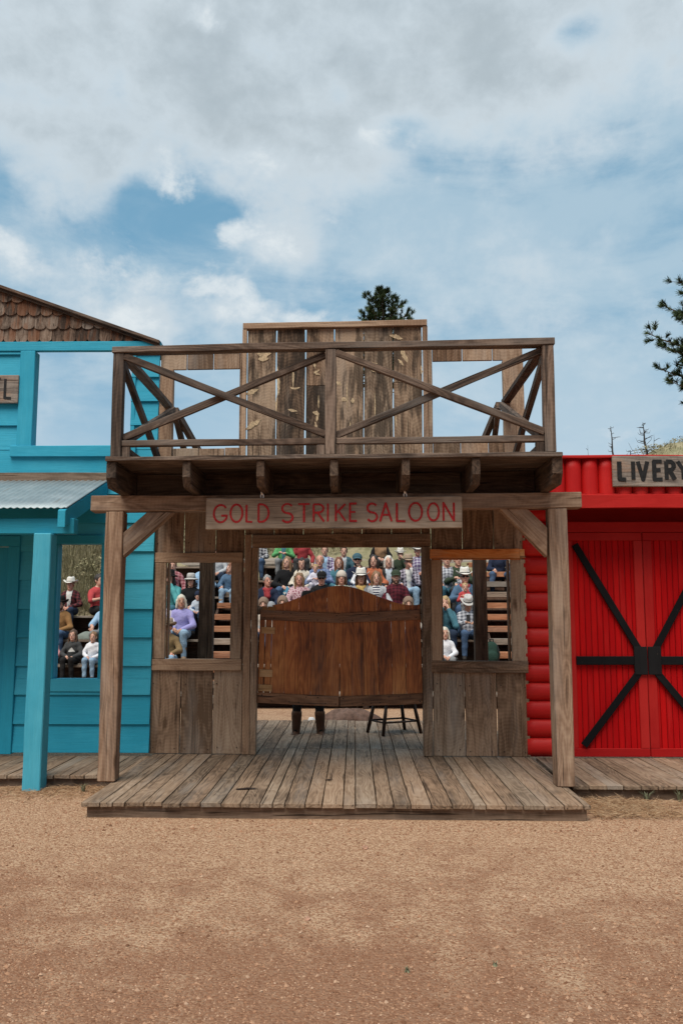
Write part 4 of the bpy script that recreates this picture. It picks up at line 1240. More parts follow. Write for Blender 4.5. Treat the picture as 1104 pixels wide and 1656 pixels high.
# ------------------------------------------------------------------ trees
def pine(label, X, Y, ztop, zcrown, rmax, nbr, seed, tl=.17, nn=44):
    rg = random.Random(seed); z0 = hill_z(X, Y) - .1; H = ztop - z0
    root = empty('pine_tree', label, 'tree', (X, Y, z0))
    tk = MB(); pts = []; rad = []
    for i in range(13):
        t = i / 12; pts.append((.10 * math.sin(t * 5 + seed), .08 * math.sin(t * 4), H * t * .985)); rad.append(.17 * (1 - t) * (H / 9) + .012)
    tk.tube(pts, rad, 8)
    nd = MB()

    def tuft(p, d, s=1.):
        d = d.normalized(); o1 = d.orthogonal().normalized(); o2 = d.cross(o1); rn = min(1, max(0, rg.gauss(.42, .2)))
        vs = []; fs = []
        for k in range(nn):
            a = rg.uniform(0, 6.28); sp_ = rg.uniform(.15, 1.25)
            v = (d + (o1 * math.cos(a) + o2 * math.sin(a)) * sp_).normalized() * tl * s * rg.uniform(.7, 1.1)
            q = p + d * rg.uniform(-.08, .04) * s; wv = v.orthogonal().normalized() * rg.uniform(.008, .015) * s
            b = len(vs); vs += [q - wv, q + wv, q + v + wv * .5, q + v - wv * .5]; fs.append((b, b + 1, b + 2, b + 3))
        nd.add(vs, fs, [(0, 0, 0)] * len(vs), rn)
    zc = zcrown - z0
    for b in range(nbr):
        t = (b + rg.random()) / nbr; z = zc + (H - zc - .1) * t
        a = b * 2.399 + rg.uniform(-.4, .4)
        L = rmax * (1 - t) ** .72 * rg.uniform(.6, 1.1) * min(1, .45 + t * 2.6) + .12
        d = Vector((math.cos(a), math.sin(a), .15 + .55 * t)); d.normalize()
        p0 = Vector((0, 0, z)); bp = []
        for i in range(6):
            k = i / 5; bp.append(p0 + d * L * k + Vector((0, 0, .22 * L * k * k - .1 * L * k)))
        tk.tube(bp, [.03 * (1 - i / 6.5) * (L / 1.6 + .3) for i in range(6)], 5)
        nt_ = max(4, int(L * 12))
        for q in range(nt_):
            k = .25 + .75 * (q + rg.random()) / nt_; base = bp[0].lerp(bp[5], k) + Vector((0, 0, .22 * L * k * k - .1 * L * k - (.12 * L * k)))
            sd_ = Vector((rg.gauss(0, 1), rg.gauss(0, 1), rg.gauss(.35, .6))).normalized()
            off = sd_ * rg.uniform(.05, .34) * min(1, L)
            tip = base + off
            tk.tube([base, tip], [.009, .005], 4, caps=False); tuft(tip, (off.normalized() + d * .6 + Vector((0, 0, .3))), rg.uniform(.8, 1.15))
        tuft(bp[5], d + Vector((0, 0, .4)))
    tuft(Vector((pts[-1])), Vector((0, 0, 1)), 1.1)
    tk.build('trunk', M['twig'], root); nd.build('crown', M['needle'], root)
    return root


tp = at(616, 468, 34.)
pine('dark pine whose top shows above the tall plank false front', tp.x, 34., tp.z, tp.z - 4.4, 2.3, 58, 3)
tp = at(1158, 375, 24.)
pine('large dark pine standing at the right edge of the picture above the barn', tp.x, 24., tp.z, tp.z - 5.2, 2.5, 72, 11)


def dead_tree(px, py0, py1, Y, lean, label, br=22):
    b = at(px, py0, Y); z0 = hill_z(b.x, Y) - .2; top = at(px + lean, py1, Y)
    root = empty('dead_tree', label, 'tree', (b.x, Y, z0), 'charred dead trees on the far hill')
    H = top.z - z0; dx = top.x - b.x
    mb = MB(); mb.tube([(dx * t + .05 * math.sin(t * 9), 0, H * t) for t in (0, .25, .5, .75, 1)], [v * (1 if br > 3 else .35) for v in (.085, .075, .06, .04, .012)], 6); mb.build('trunk', M['dead'], root)
    mb = MB()
    for k in range(br):
        t = rng.uniform(.2, .97); a = rng.uniform(0, 6.28); L = rng.uniform(.25, 1.0) * (1.25 - t)
        p = Vector((dx * t, 0, H * t)); mb.tube([p, p + Vector((math.cos(a) * L, math.sin(a) * L, L * rng.uniform(-.1, .4))), p + Vector((math.cos(a) * L * 1.25, math.sin(a) * L * 1.25, L * rng.uniform(.1, .7)))], [.022, .015, .006], 4)
    if br: mb.build('dead_branch', M['dead'], root)


dead_tree(994, 740, 689, 58, -8, 'leaning bare dead trunk on the far hill at the left end of the LIVERY sign', 18)
dead_tree(1046, 733, 683, 58, -8, 'bare dead trunk with many twigs on the far hill above the LIVERY sign middle', 34)
dead_tree(951, 742, 720, 62, -2, 'very thin bare dead pole on the far hill just right of the saloon balcony', 3)
dead_tree(1057, 730, 702, 62, -1, 'thin pale dead pole on the far hill just right of the twiggy dead trunk', 3)
dead_tree(1017, 738, 728, 57, 1, 'short broken stump on the far hill between the two dead trunks', 10)

# ------------------------------------------------------------------ small things on and behind the deck
SX, SY = at(637, 1180, 11.55).x, 11.55
st = empty('wooden_stool', 'dark wooden stool whose legs show below the right swing door', 'stool', (SX, SY, DZ + .003), None, .5)
mb = MB(); n = 20
mb.prism_y([(-.26, .42), (.26, .42), (.26, .46), (-.26, .46)], -.2, .2, along=0); mb.build('seat', M['stool'], st, .008)
ends = []
for sx_, sy_ in ((-1, -1), (1, -1), (1, 1), (-1, 1)):
    mb = MB(); a = Vector((sx_ * .2, sy_ * .15, .418)); b = Vector((sx_ * .285, sy_ * .2, 0)); mb.tube([a, a.lerp(b, .5), b], [.019, .025, .022], 8); mb.build('leg', M['stool'], st, 0, True); ends.append((a, b))
mb = MB()
for i in range(4):
    a = ends[i][0].lerp(ends[i][1], .62); b = ends[(i + 1) % 4][0].lerp(ends[(i + 1) % 4][1], .62); mb.tube([a, b], .012, 8)
mb.build('stretcher', M['stool'], st, 0, True)


def heap(name, c, sx_, sy_, sz_, mat, label, cat, seed, rot=0):
    rg = random.Random(seed); mb = MB(); na, nb = 26, 12; vs = []; fs = []
    ph = [rg.uniform(0, 6.28) for _ in range(8)]
    for j in range(nb + 1):
        th = math.pi / 2 * j / nb
        for i in range(na):
            a = i / na * 6.2832
            k = 1 + .13 * math.sin(3 * a + ph[0]) + .09 * math.sin(7 * a + ph[1] + 3 * th) + .06 * math.sin(13 * a + ph[2] - 4 * th)
            vs.append((sx_ * k * math.cos(th) * math.cos(a), sy_ * k * math.cos(th) * math.sin(a), sz_ * math.sin(th) * (1 + .25 * math.sin(4 * a + ph[3]) * math.cos(th)) - .005))
    for j in range(nb):
        for i in range(na): fs.append((j * na + i, j * na + (i + 1) % na, (j + 1) * na + (i + 1) % na, (j + 1) * na + i))
    fs.append(tuple(range(na))[::-1])
    mb.add(vs, fs); o = mb.build(name, mat, None, 0, True); o.location = c; o.rotation_euler = (0, 0, rot); return tag(o, label, cat)


p = at(562, 1166, 13.25)
heap('canvas_tarp', (p.x, 13.35, 0.0), .44, .22, .26, M['tarp'], 'crumpled brown canvas tarp lying on the ground behind the deck', 'tarp', 4)
p = at(504, 1166, 13.1)
heap('crumpled_paper', (p.x, 13.1, 0), .07, .06, .16, M['paper'], 'crumpled white paper on the ground between the boots and the tarp', 'paper', 6)
p = at(460, 1166, 13.1)
heap('stone', (p.x, 13.1, 0), .09, .07, .10, M['tarp'], 'dark brown stone behind the deck beside the left boot', 'stone', 9)
# dead leaf and a bit of dirt on the planks
for (px, py, s, lab) in ((400, 1277, .055, 'dark dried leaf on the deck planks near the front edge, left of centre'), (532, 1263, .022, 'small dark clump of dirt on the deck planks near the middle')):
    r = ray(px, py); t = (DZ - ZC) / r[2]; mb = MB(); n = 12
    vs = [(s * (1 + .3 * rng.uniform(-1, 1)) * math.cos(i / n * 6.283) * 1.6, s * .5 * (1 + .5 * rng.uniform(-1, 1)) * math.sin(i / n * 6.283), rng.uniform(.0, .008)) for i in range(n)] + [(0, 0, .014), (0, 0, -.001)]
    mb.add(vs, [(i, (i + 1) % n, n) for i in range(n)] + [((i + 1) % n, i, n + 1) for i in range(n)])
    o = mb.build('dried_leaf' if s > .03 else 'dirt_clump', M['stool']); o.location = (r[0] * t, r[1] * t, DZ + .006); o.rotation_euler = (0, 0, .15); tag(o, lab, 'leaf' if s > .03 else 'dirt')

# ------------------------------------------------------------------ people: one continuous body surface each, clothes and hair as children
def fabric(name, c, c2=None, kind='plain', rough=.9):
    m, nt, bs = newmat(name)
    tc = nt.node('ShaderNodeTexCoord').outputs['Object']
    n = nt.noise(tc, 9, 5, .6); f = nt.noise(tc, 140, 2, .5)
    sp = nt.node('ShaderNodeSeparateXYZ'); nt.put(sp.inputs[0], tc)
    col_ = (*c, 1)
    if kind == 'plaid':
        sx_ = nt.step(nt.m('SINE', nt.m('MULTIPLY', sp.outputs[0], 82.)), -.15, .15)
        sz_ = nt.step(nt.m('SINE', nt.m('MULTIPLY', nt.m('ADD', sp.outputs[2], nt.m('MULTIPLY', sp.outputs[1], .6)), 82.)), -.15, .15)
        col_ = nt.mix(nt.m('MULTIPLY', nt.m('ADD', sx_, sz_), .5), (*c, 1), (*c2, 1))
    elif kind == 'stripe':
        sz_ = nt.step(nt.m('SINE', nt.m('MULTIPLY', sp.outputs[2], 120.)), -.1, .1)
        col_ = nt.mix(sz_, (*c, 1), (*c2, 1))
    elif kind == 'dots':
        v = nt.node('ShaderNodeTexVoronoi'); nt.put(v.inputs['Vector'], tc); v.inputs['Scale'].default_value = 26
        col_ = nt.mix(nt.step(v.outputs['Distance'], .28, .42), (*c2, 1), (*c, 1))
    elif kind == 'denim':
        col_ = nt.mix(nt.step(n, .35, .68), (*c, 1), tuple(min(1, x * 1.3) for x in c) + (1,))
    d = nt.m('ADD', .82, nt.m('MULTIPLY', f, .36))
    hsv = nt.node('ShaderNodeHueSaturation'); nt.put(hsv.inputs['Value'], d); nt.put(hsv.inputs['Color'], col_)
    nt.put(bs.inputs['Base Color'], hsv.outputs[0]); bs.inputs['Roughness'].default_value = rough
    bs.inputs['Specular IOR Level'].default_value = .15
    nt.put(bs.inputs['Normal'], nt.bump(n, .55, .05))
    return m


def hairmat(name, c):
    m, nt, bs = newmat(name)
    tc = nt.node('ShaderNodeTexCoord').outputs['Object']
    n = nt.noise(nt.vm('MULTIPLY', tc, (90, 90, 8)), 1, 4, .6)
    nt.put(bs.inputs['Base Color'], nt.mix(nt.step(n, .3, .7), tuple(x * .55 for x in c) + (1,), tuple(min(1, x * 1.35) for x in c) + (1,)))
    bs.inputs['Roughness'].default_value = .55; nt.put(bs.inputs['Normal'], nt.bump(n, .6, .02)); return m


def skinmat(name, c):
    m, nt, bs = newmat(name)
    tc = nt.node('ShaderNodeTexCoord').outputs['Object']; n = nt.noise(tc, 14, 4, .6)
    nt.put(bs.inputs['Base Color'], nt.mix(nt.step(n, .35, .7), tuple(x * .9 for x in c) + (1,), (min(1, c[0] * 1.06), c[1] * .96, c[2] * .94, 1)))
    bs.inputs['Roughness'].default_value = .55; bs.inputs['Subsurface Weight'].default_value = .08
    bs.inputs['Subsurface Radius'].default_value = (.02, .008, .004); return m


SK = {'fair': skinmat('fair skin', (.56, .33, .245)), 'tan': skinmat('tan skin', (.44, .245, .165)), 'pink': skinmat('ruddy skin', (.54, .275, .20))}
M['eye'] = plain('dark eye', (.07, .045, .032), .3, .1); M['lip'] = plain('lips', (.36, .12, .095), .6, .1)
M['eyewhite'] = plain('eye white', (.55, .52, .48), .4, .05); M['brow'] = plain('brow hair', (.06, .038, .024), .8, .2)
HM = {'brown': (.085, .043, .022), 'dark': (.025, .016, .012), 'light': (.22, .125, .062), 'auburn': (.17, .055, .02), 'blond': (.42, .29, .14), 'white': (.62, .58, .52), 'platinum': (.60, .55, .46), 'grey': (.26, .25, .24)}
HM = {k: hairmat(k + ' hair', v) for k, v in HM.items()}
FAB = {}


def fab(spec):
    if spec not in FAB:
        FAB[spec] = fabric(spec[0], *spec[1:])
    return FAB[spec]


T = {
    'darkplaid': ('dark red plaid', (0.0172, 0.0127, 0.0142), (0.1367, 0.0347, 0.0406), 'plaid'), 'red': ('red shirt cloth', (0.4164, 0.0586, 0.0631), None, 'plain'),
    'mustard': ('mustard jacket cloth', (0.2617, 0.1397, 0.0584), None, 'plain'), 'charcoal': ('charcoal sweat cloth', (0.0506, 0.0521, 0.0543), None, 'plain'),
    'whiteshirt': ('white shirt cloth', (0.6661, 0.6734, 0.7104), None, 'plain'), 'pinkknit': ('pink knit', (0.5522, 0.2565, 0.2713), None, 'plain'), 'lightblue': ('light blue cloth', (0.2965, 0.4518, 0.6218), None, 'plain'),
    'pinkplaid': ('pink plaid', (0.4661, 0.2295, 0.2443), (0.2043, 0.0454, 0.0602), 'plaid'), 'tealknit': ('teal knit', (0.0891, 0.3331, 0.3479), None, 'plain'), 'black': ('black cloth', (0.0122, 0.0122, 0.0137), None, 'plain'),
    'lavender': ('lavender knit', (0.2987, 0.2839, 0.5574), None, 'plain'), 'chambray': ('grey chambray', (0.3774, 0.4218, 0.4809), None, 'denim'), 'olive': ('olive tan coat cloth', (0.1974, 0.1345, 0.068), None, 'plain'),
    'floral': ('pale floral cloth', (0.5844, 0.5622, 0.6435), (0.3456, 0.2717, 0.3826), 'dots'), 'denimjkt': ('blue denim jacket', (0.0641, 0.1121, 0.1787), None, 'denim'), 'greyplaid': ('grey plaid', (0.5087, 0.5234, 0.5678), (0.1252, 0.1326, 0.1622), 'plaid'),
    'bwplaid': ('black white plaid', (0.4526, 0.4526, 0.4748), (0.0318, 0.0318, 0.0466), 'plaid'), 'green': ('bright green jacket cloth', (0.0979, 0.3122, 0.12), None, 'plain'), 'redjkt': ('red jacket cloth', (0.2998, 0.0411, 0.047), None, 'plain'),
    'purpleplaid': ('purple plaid', (0.527, 0.5122, 0.6009), (0.1121, 0.0641, 0.1787), 'plaid'), 'tealfleece': ('teal fleece', (0.0515, 0.1069, 0.1365), None, 'plain'), 'cream': ('cream sweater', (0.5783, 0.5266, 0.4452), None, 'plain'),
    'bluecheck': ('blue check', (0.0943, 0.1313, 0.2643), (0.1931, 0.2596, 0.4074), 'plaid'), 'lilac': ('pale lilac cloth', (0.587, 0.5722, 0.6609), None, 'plain'), 'tealjkt': ('teal blue jacket', (0.0579, 0.1539, 0.1983), None, 'plain'),
    'navy': ('navy jacket cloth', (0.0189, 0.0263, 0.0528), None, 'plain'), 'floralred': ('red floral', (0.5169, 0.3617, 0.3913), (0.2235, 0.0535, 0.083), 'dots'), 'mint': ('pale green hood cloth', (0.4287, 0.5026, 0.4287), None, 'plain'),
    'grey': ('grey knit', (0.2661, 0.2808, 0.303), None, 'plain'), 'lightgrey': ('light grey knit', (0.4087, 0.4308, 0.4604), None, 'plain'), 'orange': ('orange sweater', (0.3903, 0.1241, 0.0635), None, 'plain'), 'tanvest': ('tan vest canvas', (0.3022, 0.1802, 0.1026), None, 'plain'),
    'darkvest': ('dark vest cloth', (0.0302, 0.0302, 0.0317), None, 'plain'), 'pine': ('dark green jacket cloth', (0.0363, 0.0511, 0.0326), None, 'plain'), 'plumplaid': ('plum plaid', (0.4218, 0.3922, 0.4661), (0.045, 0.0339, 0.0561), 'plaid'),
    'maroon': ('maroon plaid', (0.1183, 0.0207, 0.031), (0.043, 0.0105, 0.0164), 'plaid'), 'stripe': ('navy striped cloth', (0.6018, 0.6018, 0.6166), (0.0361, 0.0434, 0.0804), 'stripe'), 'yellow': ('yellow scarf', (0.4887, 0.3335, 0.1228), None, 'plain'),
    'bandana': ('red bandana', (0.3857, 0.0678, 0.0715), None, 'plain'), 'whitevest': ('white vest', (0.5644, 0.5718, 0.5939), None, 'plain'), 'beige': ('beige fleece', (0.4991, 0.44, 0.3809), None, 'plain'), 'teal': ('teal blanket', (0.0669, 0.2148, 0.3183), None, 'plain'),
    'jeans': ('blue jeans', (0.052, 0.0889, 0.1591), None, 'denim'), 'lightjeans': ('light blue jeans', (0.2173, 0.3208, 0.4317), None, 'denim'), 'darkjeans': ('dark jeans', (0.0207, 0.0318, 0.0576), None, 'denim'), 'blackpants': ('black trousers', (0.0179, 0.0172, 0.0179), None, 'plain'),
    'greypants': ('grey trousers', (0.2026, 0.21, 0.2174), None, 'plain'), 'tealpants': ('teal trousers', (0.0452, 0.1266, 0.1783), None, 'plain'), 'hatwhite': ('white straw', (0.6496, 0.6274, 0.583), None, 'plain'), 'hatblack': ('black felt', (0.0138, 0.0131, 0.0131), None, 'plain'),
    'hattan': ('tan felt', (0.3339, 0.2563, 0.1898), None, 'plain'), 'hatgrey': ('pale grey felt', (0.4566, 0.4492, 0.4344), None, 'plain'), 'brownleather': ('brown boot leather', (0.0884, 0.0478, 0.0308), None, 'plain', .5), 'tanboot': ('tan boot leather', (0.3079, 0.2044, 0.1379), None, 'plain', .6),
    'shoe': ('dark shoe', (0.0292, 0.0262, 0.0247), None, 'plain', .6), 'brownhood': ('brown hood cloth', (0.22, 0.1534, 0.1165), None, 'plain'), 'white': ('white print', (0.6182, 0.6182, 0.6034), None, 'plain'),
}
HV = .0155   # sampling step of the body surface in metres


class SDF:
    def __init__(s, lo, hi, h=HV):
        s.lo = np.array(lo, np.float32); s.h = h
        s.n = np.ceil((np.array(hi) - s.lo) / h).astype(int) + 1
        s.D = np.full(s.n, 1., np.float32)

    def _sub(s, lo, hi):
        a = np.clip(np.floor((np.array(lo) - s.lo) / s.h).astype(int), 0, s.n); b = np.clip(np.ceil((np.array(hi) - s.lo) / s.h).astype(int) + 1, 0, s.n)
        if (b <= a).any(): return None
        ax = [s.lo[i] + s.h * np.arange(a[i], b[i], dtype=np.float32) for i in range(3)]
        return tuple(slice(a[i], b[i]) for i in range(3)), np.meshgrid(*ax, indexing='ij')

    def _put(s, sl, d, k, op):
        D = s.D[sl]
        if op == 'add':
            h = np.clip(.5 + .5 * (D - d) / k, 0, 1); s.D[sl] = D + (d - D) * h - k * h * (1 - h)
        else: s.D[sl] = np.maximum(D, -d)

    def cap(s, a, b, ra, rb, k=.02, op='add', flat=None):
        a = np.array(a, np.float32); b = np.array(b, np.float32); m = max(ra, rb) * 1.3 + .06
        g = s._sub(np.minimum(a, b) - m, np.maximum(a, b) + m)
        if g is None: return s
        sl, (X, Y, Z) = g; ba = b - a; bb = float(ba @ ba) + 1e-9
        px, py, pz = X - a[0], Y - a[1], Z - a[2]
        t = np.clip((px * ba[0] + py * ba[1] + pz * ba[2]) / bb, 0, 1)
        d = np.sqrt((px - ba[0] * t) ** 2 + (py - ba[1] * t) ** 2 + (pz - ba[2] * t) ** 2) - (ra + (rb - ra) * t)
        s._put(sl, d, k, op); return s

    def ell(s, c, r, k=.03, op='add', R3=None):
        c = np.array(c, np.float32); m = max(r) + .07
        g = s._sub(c - m, c + m)
        if g is None: return s
        sl, (X, Y, Z) = g; p = [X - c[0], Y - c[1], Z - c[2]]
        if R3 is not None: p = [R3[0][i] * p[0] + R3[1][i] * p[1] + R3[2][i] * p[2] for i in range(3)]
        q = [p[i] / r[i] for i in range(3)]; k0 = np.sqrt(q[0] ** 2 + q[1] ** 2 + q[2] ** 2)
        k1 = np.sqrt((q[0] / r[0]) ** 2 + (q[1] / r[1]) ** 2 + (q[2] / r[2]) ** 2) + 1e-6
        d = k0 * (k0 - 1) / k1
        s._put(sl, d, k, op); return s

    def fold(s, k, ph, amp=.0075, vz=1.):
        ax = [s.lo[i] + s.h * np.arange(s.n[i], dtype=np.float32) for i in range(3)]
        X, Y, Z = np.meshgrid(*ax, indexing='ij', sparse=True)
        s.D += np.float32(amp) * (np.sin(k * (X + .4 * Y) + ph + 2.2 * np.sin(9 * Z + ph)) * np.sin(k * vz * (Z + .5 * Y) * 1.2 + 2 * ph) + .5 * np.sin(k * 1.7 * (Z * vz - .6 * X) + ph * 3)).astype(np.float32)

    def mesh(s):
        D = s.D; ins = D < 0
        c = np.zeros(tuple(np.array(D.shape) - 1), np.int8)
        cor = [(i, j, k) for i in (0, 1) for j in (0, 1) for k in (0, 1)]
        S = lambda A, o: A[o[0]:A.shape[0] - 1 + o[0], o[1]:A.shape[1] - 1 + o[1], o[2]:A.shape[2] - 1 + o[2]]
        for o in cor: c += S(ins, o)
        act = (c > 0) & (c < 8); idx = np.argwhere(act)
        if len(idx) == 0: return np.zeros((0, 3)), np.zeros((0, 4), int)
        vid = np.full(act.shape, -1, np.int32); vid[act] = np.arange(len(idx))
        acc = np.zeros((len(idx), 3)); cnt = np.zeros(len(idx))
        V = {o: D[idx[:, 0] + o[0], idx[:, 1] + o[1], idx[:, 2] + o[2]] for o in cor}
        for o in cor:
            for ax in range(3):
                if o[ax]: continue
                q = list(o); q[ax] = 1; q = tuple(q)
                a, b = V[o], V[q]; m_ = (a < 0) != (b < 0)
                t = np.where(m_, a / np.where(m_, a - b, 1), 0)
                P = np.tile(np.array(o, float), (len(idx), 1)); P[:, ax] = t
                acc[m_] += P[m_]; cnt[m_] += 1
        v = (idx + acc / cnt[:, None]) * s.h + s.lo
        F_ = []
        for ax in range(3):
            u, w_ = (ax + 1) % 3, (ax + 2) % 3
            a = [slice(None)] * 3; b = [slice(None)] * 3; a[ax] = slice(0, -1); b[ax] = slice(1, None)
            A, B = ins[tuple(a)], ins[tuple(b)]
            e = np.argwhere(A != B); e = e[(e[:, u] > 0) & (e[:, w_] > 0)]
            e = e[(e[:, u] < D.shape[u] - 1) & (e[:, w_] < D.shape[w_] - 1)]
            if not len(e): continue
            du = np.zeros(3, int); du[u] = 1; dw = np.zeros(3, int); dw[w_] = 1
            q = [e - du - dw, e - dw, e, e - du]
            f = np.stack([vid[x[:, 0], x[:, 1], x[:, 2]] for x in q], 1)
            fl = ~A[e[:, 0], e[:, 1], e[:, 2]]; f[fl] = f[fl][:, ::-1]; F_.append(f)
        return v, np.concatenate(F_)


def np_obj(name, v, f, mats, parent, mi=None, extra=None):
    vs = [tuple(x) for x in v]; fs = [tuple(x) for x in f]; mm = list(mi) if mi is not None else [0] * len(fs)
    if extra:
        for ev, ef, em in extra:
            b = len(vs); vs += [tuple(x) for x in ev]; fs += [tuple(b + i for i in q) for q in ef]; mm += [em] * len(ef)
    me = bpy.data.meshes.new(name); me.from_pydata(vs, [], fs)
    for m_ in mats: me.materials.append(m_)
    me.polygons.foreach_set('material_index', mm); me.polygons.foreach_set('use_smooth', [True] * len(fs))
    o = bpy.data.objects.new(name, me); col.objects.link(o); o.parent = parent; return o


def ellips(c, r, n=8, m_=5):
    vs = []; fs = []
    for j in range(m_ + 1):
        th = math.pi * j / m_
        for i in range(n): a = i / n * 6.2832; vs.append((c[0] + r[0] * math.sin(th) * math.cos(a), c[1] + r[1] * math.sin(th) * math.sin(a), c[2] + r[2] * math.cos(th)))
    for j in range(m_):
        for i in range(n): fs.append((j * n + i, (j + 1) * n + i, (j + 1) * n + (i + 1) % n, j * n + (i + 1) % n))
    return vs, fs


def tubev(pts, rad, k=6):
    mb = MB(); mb.tube(pts, rad, k); return mb.v, mb.f


POSES = {  # elbow, wrist, hand direction for each side (x mirrored); adult metres from the seat
    'lap': ((.245, -.10, .265), (.075, -.325, .185), (-.55, -.7, -.35)),
    'knees': ((.255, -.14, .27), (.155, -.37, .225), (0, -.9, -.4)),
    'cross': ((.25, -.13, .30), (.015, -.235, .335), (-1, -.1, .1)),
    'chin': ((.20, -.30, .27), (.055, -.20, .60), (-.3, .2, .9)),
    'hold': ((.245, -.12, .285), (.09, -.30, .33), (-.5, -.8, .1)),
    'side': ((.29, -.02, .25), (.27, -.16, .06), (0, -.5, -.85)),
}
N_PEOPLE = 0


def hand(w_, d, side, s):
    d = Vector(d).normalized(); w_ = Vector(w_)
    up = Vector((0, 0, 1)); lat = d.cross(up)
    if lat.length < .2: lat = Vector((side, 0, 0))
    lat.normalize(); nrm = lat.cross(d).normalized(); out = []
    palm = w_ + d * .085 * s
    for i, (o, L) in enumerate(((-.03, .062), (-.010, .075), (.010, .071), (.029, .055))):
        b = palm + lat * o * s - d * .012 * s; c1 = b + d * L * .55 * s - nrm * .010 * s; c2 = c1 + d * L * .35 * s - nrm * .026 * s
        out.append(tubev([b, c1, c2], [.0095 * s, .0088 * s, .0066 * s]))
    b = w_ + d * .035 * s - lat * side * .022 * s
    out.append(tubev([b, b + (d * .6 - lat * side * .8).normalized() * .035 * s, b + d * .062 * s - lat * side * .036 * s - nrm * .01 * s], [.0105 * s, .0098 * s, .0075 * s]))
    return palm, out


def person(label, px, py, row, top, bottom='jeans', hair=('short', 'brown'), hat=None, pose='lap', kid=0., skin='fair', yaw=0., tilt=0., face=0., inner=None,
           short_sleeve=False, beard=None, glasses=False, scarf=None, emblem=None, shoes='shoe', stand=False, loc=None, s=None, lift=0., poseR=None, spread=1., vest=None, Y=None):
    rg = random.Random(hash(label) % 1000 if False else sum(map(ord, label)) * 7 + len(label))
    if stand: X0, Y0, Z0 = loc; s = s or 1.
    else:
        Y0 = (ROWD[row] - .03) if Y is None else Y; Z0 = SEAT[row] + .006 + lift
        hd = at(px, py, Y0 - .04); X0 = hd.x
        if s is None: s = min(1.12, max(.60, (hd.z - Z0) / .738))
    hs_k = 1.07 + kid * .20                                   # children carry a larger head
    root = empty('person', label, 'person', (X0, Y0, Z0), None if stand else 'spectators seated on the grandstand', yaw)
    J = {}
    pel = Vector((0, 0, .11)); lean = rg.uniform(-.03, .01)
    if stand: pel = Vector((0, 0, .93))
    oz = pel.z - .11
    P = lambda x, y, z: Vector((x, y, z + oz))
    turn = face
    def HD(x, y, z):                # head space to body space
        c, q = math.cos(turn), math.sin(turn); x, y = x * c - y * q, x * q + y * c
        c, q = math.cos(tilt), math.sin(tilt); y, z = y * c - z * q, y * q + z * c
        return Vector((x * hs_k, y * hs_k - .035 + lean, (z + .03) * hs_k + .672 + oz))
    sh = .91 - .07 * kid
    legs = []
    for sd_ in (-1, 1):
        if stand: legs.append((P(.095 * sd_, 0, .10), P(.13 * sd_, -.02, -.36), P(.15 * sd_, .02, -.80), P(.185 * sd_, -.12, -.86)))
        else:
            kx = (.11 + rg.uniform(0, .045)) * spread * sd_; ky = rg.uniform(-.02, .02)
            legs.append((P(.092 * sd_, -.03, .10), P(kx, -.44 + ky, .125), P(kx * 1.05, -.42 + ky + rg.uniform(-.05, .05), -.31), P(kx * 1.25, -.56 + ky, -.375)))
    arms = []
    for sd_ in (-1, 1):
        e, w_, d = POSES[(poseR or pose) if sd_ == 1 else pose]
        if stand: e, w_, d = (.25, -.02, .27), (.24, -.12, .05), (0, -.3, -1)
        j = .015
        arms.append((P(.172 * sd_ * sh, lean, .488), P(e[0] * sd_ + rg.uniform(-j, j), e[1], e[2] + rg.uniform(-j, j)), P(w_[0] * sd_ + rg.uniform(-j, j), w_[1] + rg.uniform(-j, j), w_[2] + (.0 if sd_ == 1 else .022)), (d[0] * sd_, d[1], d[2])))
    lo = np.array((-.42, -.72, -.50)) if not stand else np.array((-.42, -.35, -.04)); hi = np.array((.42, .26, 1.03)) if not stand else np.array((.42, .3, 1.9))
    if stand: lo = np.array((-.42, -.35, -.1)); hi = np.array((.42, .3, 1.95))

    def torso(S, g):
        S.ell(P(0, 0, .12), (.168 + g, .122 + g, .125 + g)); S.ell(P(0, -.005 + lean * .4, .29), (.142 + g, .108 + g, .17 + g), .05)
        S.ell(P(0, -.005 + lean, .43), (.165 * sh + g, .118 + g, .155 + g), .05); S.cap(P(-.125 * sh, lean, .500), P(.125 * sh, lean, .500), .056 + g, .056 + g, .06); S.ell(P(0, lean + .015, .545), (.10 + g * .5, .06, .055), .06)

    def arm(S, g, upto=1., k=.025):
        for a, e, w_, d in arms:
            S.cap(a, e, .052 + g, .043 + g, k)
            if upto > .5: S.cap(e, e.lerp(w_, upto), .042 + g, .030 + g, k)
            else: pass

    def leg(S, g, foot=False):
        for h_, k_, a_, t_ in legs:
            ks = .80 if stand else 1.
            S.cap(h_, k_, .088 + g, .060 * ks + g, .04); S.cap(k_, a_, .060 * ks + g, .040 * ks + g, .03)
            if foot: S.cap(a_ + Vector((0, .03, -.045)), t_, .042 + g, .034 + g, .03)
    sc3 = np.array((s, s, s))
    # body: one surface from the toes to the crown
    S = SDF(lo, hi); torso(S, 0); arm(S, 0); leg(S, 0, True)
    S.cap(P(0, lean, .52), HD(0, .01, -.06), .062, .056, .04)
    Hx = lambda r: tuple(q * hs_k for q in r)
    S.ell(HD(0, .012, .045), Hx((.074, .095, .098)), .02); S.ell(HD(0, -.035, -.028), Hx((.055, .060, .066)), .03)
    S.cap(HD(0, -.088, .035), HD(0, -.112, .002), .010 * hs_k, .016 * hs_k, .012); S.ell(HD(0, -.082, -.072), Hx((.024, .018, .018)), .02)
    for sd_ in (-1, 1): S.ell(HD(.076 * sd_, .012, .012), Hx((.012, .02, .03)), .008); S.ell(HD(.033 * sd_, -.098, .026), Hx((.013, .010, .009)), .012, 'cut')
    extra = []
